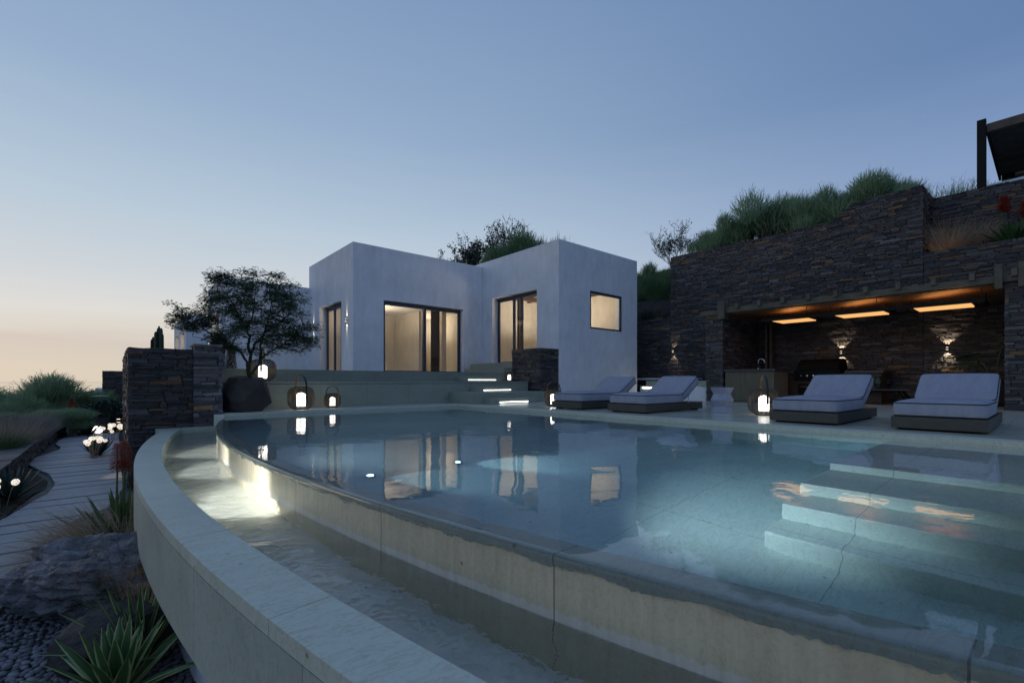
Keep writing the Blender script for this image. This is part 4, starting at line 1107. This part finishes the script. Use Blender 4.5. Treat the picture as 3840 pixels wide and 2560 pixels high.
# small tree growing out of the boulder
tt=thing('small_tree','small spreading tree with fine dark leaves growing from the boulder','tree',2.02,10.45,.60,-TH*57.2958,local=True)
r=random.Random(17); tr=MB(); lf=MB()
Y0=(W(2.02,10.45)).y; X0=W(2.02,10.45).x; Z0=.60; K=Y0/F
def loc(px,py,dy=0): 
    Yd=Y0+dy; return Vector(((px-1920)/F*Yd-X0, dy, EYE+(1429-py)/F*Yd-Z0))
limbs=[[(932,1412,0),(928,1375,0),(925,1355,.02),(900,1318,-.05),(845,1295,-.15),(800,1262,-.2),(760,1228,-.25),(700,1200,-.3)],
[(936,1412,0),(934,1360,.0),(940,1330,.05),(930,1290,.05),(936,1262,.1),(925,1230,.1),(900,1195,.0),(870,1165,-.1),(845,1120,-.15)],
[(936,1350,0),(948,1310,.05),(962,1282,.1),(985,1272,.15),(995,1240,.2),(1010,1190,.25),(1020,1130,.3),(1000,1080,.3)],
[(938,1408,.02),(965,1370,.1),(985,1340,.2),(1010,1318,.25),(1050,1300,.25),(1090,1270,.2),(1130,1240,.15)],
[(975,1355,.15),(975,1310,.2),(978,1280,.25),(990,1250,.1),(1040,1215,-.1),(1080,1180,-.2),(1100,1130,-.2)],
[(926,1232,.1),(945,1190,.2),(955,1140,.2),(960,1090,.2),(965,1040,.15)],
[(900,1195,0),(880,1150,-.25),(850,1100,-.3),(820,1070,-.3),(810,1040,-.3)],
[(800,1262,-.2),(760,1270,-.3),(720,1262,-.3)],[(985,1272,.15),(1050,1255,.3),(1110,1260,.35),(1145,1240,.3)]]
rad=[.030,.036,.026,.028,.022,.016,.014,.010,.016]
nodes=[]
for L_,r0 in zip(limbs,rad):
    pts=[loc(*p) for p in L_]; fine=[]
    for i in range(len(pts)-1):
        for k in range(3): fine.append(pts[i].lerp(pts[i+1],k/3)+Vector((r.uniform(-1,1),r.uniform(-1,1),r.uniform(-1,1)))*.010)
    fine.append(pts[-1])
    tr.tube(fine,[r0*(1-.72*i/(len(fine)-1)) for i in range(len(fine))],6)
    nodes+= [(p,r0*(1-.72*i/(len(fine)-1))) for i,p in enumerate(fine) if i>4]
pads=[]
def inside(px,py):
    e=((px-950)/190)**2+((py-1175)/165)**2
    if e<1 and py<1330: return True
    if 640<px<800 and abs(py-(1175+(px-650)*.42))<42: return True
    if 1080<px<1185 and 1215<py<1330-(px-1080)*.25 : return True
    if 790<px<870 and 1010<py<1090 and py>1015+(870-px)*.0: return True
    return False
tries=0
while len(pads)<620 and tries<60000:
    tries+=1; px=r.uniform(636,1182); py=r.uniform(1012,1328)
    if not inside(px,py): continue
    e=((px-945)/185)**2+((py-1170)/150)**2
    if noise.noise((px*.018,py*.03,3))<-.22: continue
    hw=math.sqrt(max(0.05,1-min(1,e)))
    dy=r.uniform(-1,1)*.8*hw; pads.append(loc(px,py,dy))
for c in pads:
    n,nr=min(nodes,key=lambda q:(q[0]-c).length*(1 if q[0].z<c.z+.1 else 1.7))
    mid=n.lerp(c,.5)+Vector((r.uniform(-1,1),r.uniform(-1,1),r.uniform(-.2,1)))*.05
    tr.tube([n,n.lerp(mid,.5)+Vector((0,0,.01)),mid,c],[min(nr*.5,.008),.006,.005,.0025],4,False)
    nl=r.randint(30,46); R_=r.uniform(.09,.17); drift=Vector((c.x-loc(945,1250).x,c.y,0)).normalized()*.05
    for k in range(nl):
        an=r.uniform(0,6.283); rr=R_*math.sqrt(r.random()); p=c+Vector((rr*math.cos(an)*1.25,rr*math.sin(an),r.gauss(0,.035)))+drift
        x=Vector((math.cos(an),math.sin(an),r.uniform(-.5,.35))).normalized()*r.uniform(.023,.036); y=Vector((-math.sin(an),math.cos(an),r.uniform(-.6,.6))).normalized()*r.uniform(.010,.016)
        lf.add([p-x,p+y,p+x,p-y],[(0,1,2,3)])
        if k%9==0: tr.tube([c,p],[.0025,.0015],3,False)
tr.build('trunk',M['trunkgreen'],tt,smooth=True); lf.build('crown',M['treeleaf'],tt)

# cactus behind the wall
ct=thing('cactus','tall dark columnar cactus with many arms above the stone wall','cactus',.6,10.75,1.0,local=True)
r=random.Random(2); ax,ay=AT(592,8.25); 
for i,(px,yt) in enumerate(((568,1272),(575,1262),(584,1243),(591,1230),(597,1221),(604,1230),(611,1252),(579,1290))):
    X=(px-590)/F*8.25; m=MB(); z1=ZAT(yt,8.25)-1.0; rr=.013+.005*(i%3)
    rings=[]; n=14
    for z,k in ((-.2,.9),(.02,1),(z1*.5,1.05),(z1*.9,.95),(z1*.98,.6),(z1,.1)):
        rings.append([(X*CA+rr*k*(1+.18*(j%2))*math.cos(6.283*j/n),-X*SA+.04*math.sin(i*2.1)+rr*k*(1+.18*(j%2))*math.sin(6.283*j/n),z) for j in range(n)])
    m.loft(rings); m.build('arm' if i!=4 else 'stem',M['cactus'],ct)
a_,b_=AT(590,8.25); ct.location=W(a_,b_,1.0)

# mosaic pedestals behind the pillar
m=MB(); m.lathe([(.115,0),(.115,.02),(.085,.36),(.085,.42),(.125,.48),(.125,.50),(.08,.50),(.08,.48)],28)
a_,b_=AT(866,10.1); single(m,'mosaic_planter',M['mosaic'],'tall flared planter of pale pebble mosaic beside the stone pillar','planter',a_,b_,.88,local=True)
a_,b_=AT(822,11.6); pt=thing('mosaic_pedestal','wide pebble mosaic pedestal with a dark stone slab on top behind the pillar','pedestal',a_,b_,.88,local=True)
m=MB(); m.lathe([(.16,0),(.13,.45),(.14,.58),(.22,.68),(.22,.70)],28); m.build('body',M['mosaic'],pt)
m=MB(); m.lathe([(.1,.70),(.19,.73),(.16,.81),(.05,.83)],14); m.build('slab',M['rock'],pt)

# ------------------------------------------------------------------ garden planting along the path
def gpos(px,py): 
    a,b=G(px,py,GZ); return a,b
def agave(key,label,px,py,s,n=40,L=.6,w=.07,el=(8,80),mat='agave',droop=.1,seed=1,z=GZ+.03,rot=0):
    a,b=gpos(px,py); return plant(key,'agave',label,'agave',a,b,z,[('leaves',lambda:rosette_mb(n,L,w,seed,el,.38,droop),mat)],s=s,rot=rot)
agave('ag1','large blue green agave in the path bed under the glowing flowers',365,1714,.62,50,.82,.17,(28,86),seed=51,droop=-.25)
agave('ag2','blue green agave at the left edge beside the low glowing flowers',40,1885,.80,36,.7,.12,(22,82),seed=52,droop=-.1)
def flower_lamp(label,px,py,Y,pts,rad,base_py):
    a,b=AT(px,Y); t=thing('flower_lamp',label,'garden light',a,b,GZ,-TH*57.2958,'glowing flower lights in the garden',local=True)
    o=W(a,b); r=random.Random(len(pts)+int(px))
    st=MB()
    for (x,y) in pts:
        c=Vector(((x-1920)/F*Y-o.x, r.uniform(-.12,.12), ZAT(y,Y)-GZ))
        s=Vector((((base_py[0]+r.uniform(-12,12))-1920)/F*Y-o.x, c.y*.3, 0.02))
        mid=s.lerp(c,.55)+Vector((0,0,.05))
        m=MB(); m.tube([s,mid,c],[.006,.005,.004],4); m.build('stem',M['dryg'],t)
        m=MB(); R_=rad*r.uniform(.85,1.1)*Y/F
        for k in range(150):
            d=Vector((r.gauss(0,1),r.gauss(0,1),r.gauss(0,1))).normalized(); x_=d.cross(Vector((.3,.5,.8))).normalized()*R_*.20; y_=d.cross(x_).normalized()*R_*.20
            p=c+d*R_*r.uniform(.86,1.0); m.quad(p,x_,y_)
        m.ball(c,R_*.84,12,8); m.build('flower_head',M['flower'],t)
    return t
flower_lamp('tall cluster of round glowing flowers standing above the blue green agave',352,1705,10.9,[(312,1659),(326,1655),(334,1645),(343,1651),(352,1642),(362,1643),(374,1640),(380,1652),(390,1652),(367,1650),(340,1662),(328,1648)],7.5,(352,1700))
flower_lamp('cluster of round glowing flowers beside the stone wall end',430,1630,14.0,[(395,1605),(403,1600),(412,1593),(419,1604),(428,1593),(436,1600),(447,1594),(449,1604),(457,1600),(431,1616),(441,1596)],6.5,(432,1632))
flower_lamp('three large round glowing flowers at the left edge of the garden',0,1905,6.75,[(4,1800),(10,1821),(37,1811)],13,(5,1875))
# globes and small garden lamps
a,b=gpos(366,1628); g_=thing('globe_lamp','glowing white globe lamp with a split across it beside the path','garden light',a,b,GZ,local=True)
m=MB(); m.ball((0,0,.13),.17,20,8,1,1,.62); m.build('lower_half',M['globe'],g_,smooth=True)
m=MB(); m.ball((0,0,.20),.19,20,8,1,1,.55); m.build('upper_half',M['globe'],g_,smooth=True)
a,b=gpos(315,1628); s_=thing('animal_lamp','small glowing animal shaped garden lamp on a dark stump','garden light',a,b,GZ,local=True)
m=MB(); m.lathe([(.11,0),(.10,.12),(.11,.16)],14); m.build('stump',M['trunk'],s_)
m=MB(); m.ball((0,0,.23),.11,14,8,1.25,.9,.8); m.ball((.12,-.1,.31),.07,12,8,1,1,.8); m.box(.10,-.09,.36,.125,-.07,.43); m.build('body',M['globe'],s_,smooth=True)
rock('garden_stone','pale upright garden stone beside the fern','stone',*gpos(254,1632),GZ,(.30,.28,.48),33,'white_rock',rough=.25,sub=3)
rock('garden_stone','small pale stone half hidden by the fern leaves','stone',*gpos(272,1636),GZ,(.2,.2,.3),34,'white_rock',rough=.25,sub=3)
# torch lilies
def poker(mb,c,h,r0,seed,n=150):
    r=random.Random(seed)
    for k in range(n):
        t=k/n; z=h*t; rr=r0*(.22+.78*(1-t)**.75)*r.uniform(.85,1.15); an=k*2.39996
        d=Vector((math.cos(an),math.sin(an),-.62+1.5*t)).normalized()
        p=Vector((c[0],c[1],c[2]+z))+Vector((math.cos(an),math.sin(an),0))*.012
        q=p+d*rr
        sd=Vector((-math.sin(an),math.cos(an),0))*max(.003,r0*.085)
        up=d.cross(sd).normalized()*max(.003,r0*.085)
        mb.add([p-sd*.5,p+up*.5,p+sd*.5,q+sd*1.1,q-up*.9,q-sd*1.1],[(0,1,2),(0,2,3,5),(3,4,5),(1,0,5,4),(2,1,4,3)])
def torch(label,a,b,z,flowers,leaf_n,leaf_L,leaf_w,seed,mat='sword',el=(20,85),group=None,name='torch_lily',fold=.3,droop=.15):
    t=thing(name,label,'flower',a,b,z,-TH*57.2958,group,local=True); o=W(a,b)
    for i,(px,yt,yb,Y,r0) in enumerate(flowers):
        X=(px-1920)/F*Y-o.x; dy=Y-o.y; zt=ZAT(yt,Y)-z; zb=ZAT(yb,Y)-z
        m=MB(); m.tube([(X*.5,dy,0),(X*.8,dy,zb*.6),(X,dy,zb),(X,dy,zt-.02)],[.013,.011,.009,.006],6); m.build('stem',M['sword'],t)
        m=MB(); poker(m,(X,dy,zb),zt-zb,r0,seed+i); m.build('flower_spike',M['redf'],t)
    if leaf_n:
        m=rosette_mb(leaf_n,leaf_L,leaf_w,seed,el,fold,droop,wp=lambda s:(.6+1.0*s-1.6*s**2) if s<.98 else .02); m.build('leaves',M[mat],t)
    return t
a,b=gpos(452,2022); torch('pair of tall red torch lilies with sword leaves beside the basin wall',a,b,GZ,[(440,1662,1752,5.35,.075),(468,1655,1748,5.45,.085)],0,.8,.08,61)
a,b=gpos(268,1622); torch('single red torch lily with a fan of green leaves at the garden end',a,b,GZ,[(268,1495,1528,15.6,.13)],44,1.15,.07,62,el=(25,82),droop=.2)
# sword leaved plants
SW=[('leaves',lambda:rosette_mb(26,.85,.085,71,(18,86),.25,.12,wp=lambda s:(.5+1.3*s-1.8*s**2.2) if s<.98 else .02),'sword')]
a,b=gpos(468,2075); plant('sw1','sword_plant','broad green sword leaf plant growing against the curved basin wall','plant',a-.02,b,GZ,SW,s=1.02,rot=20)
a,b=gpos(400,2125); plant('sw1','sword_plant','smaller sword leaf plant in front of the larger one by the basin wall','plant',a,b,GZ,SW,s=.72,rot=130)
# fine grasses near the basin
for i,(px,py,s,lb,lean) in enumerate(((455,2090,1.2,'tall mound of fine dry grass leaning on the basin wall',(-.3,.1)),(405,2170,1.15,'low mound of dry grass drooping toward the gravel',(-.5,-.3)),(470,2150,1.1,'dry grass tuft behind the long pale boulder',(-.1,-.1)))):
    a,b=gpos(px,py); plant('fg%d'%i,'dry_grass',lb,'grass',a-.04,b,GZ,[('blades',(lambda i=i,lean=lean:grass_mb(1100,.92,.35,.0075,400+i,(.45,1.2),lean,(48,84))),'dryg')],s=s,group='dry grasses beside the basin')
# fountain grass with plumes
a,b=gpos(520,2400); fg=thing('plume_grass','dark grass with pale feathery plumes in front of the boulder','grass',a,b,GZ,0,local=True)
grass_mb(420,.72,.25,.005,431,(.3,1.0),(0,0),(50,86)).build('blades',M['greeng'],fg)
m=MB(); r=random.Random(12)
for k in range(26):
    az=r.uniform(0,6.28); el=R(r.uniform(55,85)); L=r.uniform(.5,.78); d=Vector((math.cos(az)*math.cos(el),math.sin(az)*math.cos(el),math.sin(el))); p=d*L
    m.tube([(0,0,0),d*L*.6,p],[.002,.0018,.0012],3,False)
    for j in range(90):
        t=r.random(); q=p+d*(t-.5)*.16; e=(Vector((r.gauss(0,1),r.gauss(0,1),r.gauss(0,1))).normalized()+d*.8)*.018*(1-abs(t-.5)*1.2); sd=e.cross(d).normalized()*.0012
        m.add([q-sd,q+sd,q+e],[(0,1,2)])
m.build('plumes',M['greyg'],fg)
# boulders of the near garden
a,b=gpos(300,2392); rock('boulder','long pale veined boulder lying on the gravel against the basin wall','boulder',a+.16,b+.30,GZ,(.92,.36,.42),91,'rockpale',rot=-36,sub=6,rough=.16,freq=1.7,ridge=.17,facet=7)
a,b=gpos(330,2545); rock('boulder','dark smooth boulder in front of the long pale one','boulder',a+.12,b+.12,GZ,(.36,.26,.24),92,'rock',rot=-20,sub=5,rough=.06,ridge=.05,facet=10,top=.7)
a,b=gpos(300,2195); rock('boulder','black rounded boulder behind the dry grass','boulder',a+.12,b+.15,GZ,(.33,.27,.22),93,'rock',rot=-10,sub=5,rough=.06,ridge=.05,facet=10,top=.65)
# variegated agave in the near corner
VW=lambda t:(.62+1.25*t-1.87*t**2) if t<.985 else .02
a,b=gpos(455,2640); plant('va1','agave','large variegated agave with yellow edged leaves in the bottom left corner','agave',a-.02,b+.02,GZ+.02,[('leaves',lambda:rosette_mb(30,.60,.105,81,(14,84),.42,.42,wp=VW,seg=10),'varieg')],s=.9,rot=15)
a,b=gpos(560,2480); plant('va2','agave','slender striped agave squeezed between the large one and the basin wall','agave',a-.05,b,GZ+.02,[('leaves',lambda:rosette_mb(24,.62,.06,82,(25,84),.4,.30,wp=VW,seg=9),'varieg')],s=.95)
lamp('bed_lamp','POINT',W(*gpos(565,2400),GZ+.16),1.2,(1,.72,.42),size=.02)
# shrubs of the far garden
r=random.Random(3)
def leafy(n,rx,rz,seed,size=.07):
    r=random.Random(seed); m=MB()
    for i in range(n):
        while True:
            p=Vector((r.uniform(-1,1),r.uniform(-1,1),r.uniform(-1,1)))
            if .3<p.length<1: break
        c=Vector((p.x*rx,p.y*rx,rz*.5+p.z*rz*.5)); x=(p+Vector((r.uniform(-.5,.5),r.uniform(-.5,.5),r.uniform(-.6,.3)))).normalized()*size*r.uniform(.6,1.2); y=x.cross(Vector((r.uniform(-.4,.4),r.uniform(-.4,.4),1))).normalized()*size*.3
        m.add([c-x*.5,c+y,c+x,c-y],[(0,1,2,3)])
    return m
a,b=gpos(400,1618); plant('lf1','leafy_shrub','dark glossy leafy shrub in the middle of the far garden','shrub',a,b,GZ,[('foliage',lambda:leafy(2600,.9,1.15,501,.11),'darkleaf'),('stem',lambda:stems_mb(6,.8,.4,.02,503),'trunk')],s=1.0)
a,b=gpos(345,1585); plant('lf2','leafy_shrub','leafy shrub with pale blossoms behind the animal lamp','shrub',a,b,GZ,[('foliage',lambda:leafy(1500,.8,1.0,502,.16),'darkleaf')],s=1.1)
a,b=gpos(330,1635); plant('fe1','fern','dark arching fern between the pale stone and the animal lamp','fern',a,b,GZ,[('leaves',lambda:rosette_mb(46,.75,.10,91,(15,75),.2,.55),'darkleaf')],s=1.1)
a,b=gpos(350,1570); plant('fe1','fern','spreading green fern behind the leafy shrub beside the stone hut','fern',a,b,GZ+.3,[('leaves',lambda:MB(),'darkleaf')],s=1.5,rot=40)
a,b=gpos(462,1600); plant('sw3','sword_plant','tall thin leaved plant against the end of the long dark wall','plant',a-.2,b,GZ,[('leaves',lambda:rosette_mb(40,1.3,.06,72,(50,86),.2,.1),'sword')],s=1.0)
def big_leaf(mb,base,az,el,stem,L,wd,droop=.5):
    ca,sa=math.cos(az),math.sin(az); tip=Vector(base)+Vector((ca*math.cos(el),sa*math.cos(el),math.sin(el)))*stem
    mid=Vector(base).lerp(tip,.5)+Vector((0,0,stem*.12)); st=MB(); mb.tube([base,mid,tip],[.014,.011,.008],5)
    path=[];ws=[]
    for i in range(11):
        t=i/10; path.append(tip+Vector((ca*(t-.15)*L,sa*(t-.15)*L,L*(.12*t-droop*t*t)))); ws.append(wd*max(.02,math.sin(math.pi*min(1,t*.96+.04))**.6*(1-.35*t)))
    mb.strip(path,ws,(-sa,ca,0),.18)
def bigplant(label,a,b,z,leaves,pot=None,name='broad_leaf_plant'):
    t=thing(name,label,'plant',a,b,z,-TH*57.2958,local=True); zz=0
    if pot:
        m=MB(); m.lathe([(.16,0),(.24,.12),(.26,.42),(.22,.55),(.20,.55),(.2,.5)],22); m.build('pot',M['wicker'],t); zz=.5
    for l in leaves:
        m=MB(); big_leaf(m,(0,0,zz),*l); m.build('leaf',M['bigleaf'],t)
    return t
a,b=AT(440,17.5); bigplant('broad leaved plant in front of the black opening of the stone hut',a,b,GZ,[(math.pi*.0,R(66),1.25,.75,.36,.2),(math.pi*1.02,R(75),1.35,.7,.4,.15),(math.pi*.9,R(45),1.2,.7,.3,.4),(-.3,R(40),1.0,.7,.34,.35),(2.4,R(50),1.3,.7,.34,.35)])
a,b=AT(3728,11.1); bigplant('potted plant with broad leaves under the pergola beside the right stone pier',a,b,.003,[(math.pi*1.0,R(35),1.15,.72,.3,.15),(math.pi*1.03,R(50),.7,.75,.3,.35),(-.9,R(82),1.0,.55,.5,.9),(.3,R(60),.8,.6,.34,.3),(1.6,R(60),.9,.6,.36,.4),(.9,R(30),.6,.5,.3,.4)],True,'potted_plant')
# planter on the upper wall
P0=3.93; A1=17.25
def up(px,a=A1): return atA(px,a)[0]
for i,(px,a,s,lb) in enumerate(((3555,17.0,1.15,'dry feathery grass lit from below at the left end of the wall planter'),(3620,17.35,1.0,'dry feathery grass behind the lit one in the wall planter'),(3680,17.3,.95,'dry feathery grass leaning right beside the aloe in the wall planter'))):
    plant('pg%d'%i,'feather_grass',lb,'grass',a,up(px,a),P0,[('blades',(lambda i=i:grass_mb(800,1.15,.3,.007,600+i,(.1,.65),((0,0),(.1,-.2),(.15,-.65))[i],(40,86))),'dryg')],s=s,group='feather grasses in the wall planter')
plant('al1','aloe','big green aloe in the wall planter','aloe',17.0,up(3800,17.0),P0,[('leaves',lambda:rosette_mb(34,.72,.14,801,(15,84),.38,.05),'aloe')],s=1.05)
plant('al2','aloe','small dark aloe between the feather grass and the big aloe','aloe',17.1,up(3690,17.1),P0,[('leaves',lambda:rosette_mb(22,.45,.07,802,(5,60),.35,.1),'darkleaf')],s=.9)
b=up(3765,17.5); Yp=17.5*SA+b*CA
torch('pair of red torch flowers rising behind the big aloe in the wall planter',17.5,b,P0,[(3756,738,786,Yp,.12),(3771,736,788,Yp,.12)],0,.5,.05,64)
b=up(3838,17.4); Yp=17.4*SA+b*CA
torch('single red torch flower at the right edge of the wall planter',17.4,b,P0,[(3836,756,806,Yp,.12)],0,.5,.05,66)
ca_=thing('prickly_pear','dark paddle cactus behind the feather grass in the wall planter','cactus',17.3,up(3615,17.3),P0,local=True)
r=random.Random(77)
for k,(y,z,rr) in enumerate(((0,.22,.16),(-.08,.5,.13),(.1,.52,.12),(-.18,.74,.10),(.02,.76,.10),(.2,.72,.09))):
    m=MB(); m.ball((r.uniform(-.05,.05),y*1.6,z),rr,12,8,.3,.8,1.2); m.build('pad',M['cactus'],ca_,smooth=True)
lamp('bed_lamp','POINT',W(16.95,up(3535,16.95),P0+.10),9,(1,.62,.30),size=.03)
lamp('bed_lamp','POINT',W(17.4,up(3645,17.4),P0+.12),9,(1,.60,.30),size=.03)
# ------------------------------------------------------------------ pool and basin lamps, with added fill
for (b,d,e) in ((7.3,(.85,.25,-.30),110),(5.75,(.85,.35,-.25),170),(3.95,(.8,.60,-.10),240)):
    a=ai(b)+.03
    lamp('basin_lamp_and_fill','SPOT',W(a,b,ZB-.12),e,(.95,.98,1),W(*d),.03,100,.9)
    lamp('basin_lamp_and_fill','SPOT',W(a,b+.15,ZB+.055),e*.13,(.90,.95,1),W(d[0],d[1],.10),.02,105,.9)  # added fill just above the water to light the weir wall
for (a,b,z,d,e,sp_) in ((1.42,2.05,-.16,(.92,-.24,-.29),330,56),(1.15,5.2,-.4,(.9,.1,-.28),40,115),(6.68,4.2,-.3,(-.80,-.5,-.3),10,80)):  # the two weaker ones are added fill to brighten the pool
    lamp('pool_light_source','SPOT',W(a,b,z),e,(.82,.94,1),W(*d),.05,sp_,1.0)
for px_,(a,b) in enumerate(((1.9,4.35),(2.9,4.3))):
    t=thing('pool_light','round underwater light glowing on the floor of the pool','underwater light',a,b,-1.35,group='underwater lights of the pool',local=True)
    t['label']=('round underwater light shining closer to the curved pool edge','round underwater light shining farther out in the pool')[px_]
    m=MB(); m.lathe([(.04,0),(.05,.01),(.05,.05),(.035,.055)],20); m.build('housing',M['chrome'],t)
    m=MB(); m.lathe([(.032,.056),(.028,.066),(.01,.07)],20); m.build('lens',M['poolamp'],t)
    lamp('pool_light_source','SPOT',W(a,b,-1.16),75,(.45,.78,1),W(.76,-.65,-.22),.02,62,.8)

# ------------------------------------------------------------------ world
wd=bpy.data.worlds.new('World'); sc.world=wd; wd.use_nodes=True
t=NT(wd.node_tree)
g=t.n('ShaderNodeTexCoord').outputs['Generated']
nv=t.n('ShaderNodeVectorMath',{0:g},operation='NORMALIZE').outputs[0]
sp=t.n('ShaderNodeSeparateXYZ',{0:nv})
z=sp.outputs[2]
hl_=t.m('SQRT',t.m('ADD',t.m('MULTIPLY',sp.outputs[0],sp.outputs[0]),t.m('MULTIPLY',sp.outputs[1],sp.outputs[1])))
dt=t.m('DIVIDE',t.m('ADD',t.m('MULTIPLY',sp.outputs[0],-.77),t.m('MULTIPLY',sp.outputs[1],.64)),t.m('MAXIMUM',hl_,.001))
f=t.n('ShaderNodeMapRange',{0:t.m('MULTIPLY_ADD',dt,.5,.5),1:.34,2:1.0,3:0,4:1},interpolation_type='SMOOTHSTEP').outputs[0]
cl=t.noise(t.scale(nv,1.2,1.2,16),2.2,5,.6,.4)
zz=t.m('ADD',z,t.m('MULTIPLY',t.m('SUBTRACT',cl,.5),.035))
zc=t.m('MAXIMUM',zz,0.0)
LS=[(0,(.675,.62,.505)),(.028,(.665,.615,.51)),(.052,(.645,.59,.525)),(.066,(.645,.575,.52)),(.085,(.69,.66,.595)),(.115,(.72,.71,.68)),(.18,(.605,.655,.695)),(.29,(.47,.58,.69)),(.46,(.305,.425,.60)),(.7,(.19,.295,.50)),(1,(.12,.20,.38))]
RS=[(0,(.40,.48,.64)),(.15,(.36,.45,.64)),(.3,(.225,.325,.54)),(.46,(.122,.217,.415)),(1,(.10,.165,.32))]
L=t.ramp(zc,LS); Rr=t.ramp(zc,RS)
col=t.mix(f,Rr,L)
sky=t.n('ShaderNodeTexSky',sky_type='NISHITA',sun_disc=False,sun_elevation=R(0.5),sun_rotation=R(-50),altitude=50)
col=t.mix(1.0,col,t.mix(1.0,sky.outputs[0],(.004,.004,.004),'MULTIPLY'),'ADD')
below=t.m('LESS_THAN',z,-.004)
col=t.mix(below,col,(.06,.07,.085))
bg=t.n('ShaderNodeBackground',{'Color':col,'Strength':1.0})
o=t.n('ShaderNodeOutputWorld'); t.t.links.new(bg.outputs[0],o.inputs[0])
sl=bpy.data.lights.new('sun','SUN'); sl.energy=.10; sl.angle=R(12); sl.color=(1,.72,.5)
so=bpy.data.objects.new('sun',sl); COL.objects.link(so)
so.rotation_euler=Vector((.97,-.24,-.08)).to_track_quat('-Z','Y').to_euler()

# ------------------------------------------------------------------ camera and render
cam=bpy.data.cameras.new('camera'); cam.sensor_width=36; cam.lens=36*F/3840; cam.shift_y=149/3840; cam.clip_start=.05; cam.clip_end=40000
co=bpy.data.objects.new('camera',cam); COL.objects.link(co); co.location=(0,0,EYE); co.rotation_euler=(R(90),0,0); sc.camera=co
sc.view_settings.view_transform='Standard'; sc.view_settings.look='None'; sc.view_settings.exposure=0; sc.view_settings.gamma=1
cy=sc.cycles; cy.use_denoising=True; cy.max_bounces=12; cy.transmission_bounces=10; cy.transparent_max_bounces=24; cy.diffuse_bounces=4; cy.glossy_bounces=5
cy.sample_clamp_indirect=3.0; cy.blur_glossy=.5; cy.caustics_refractive=True; cy.caustics_reflective=False
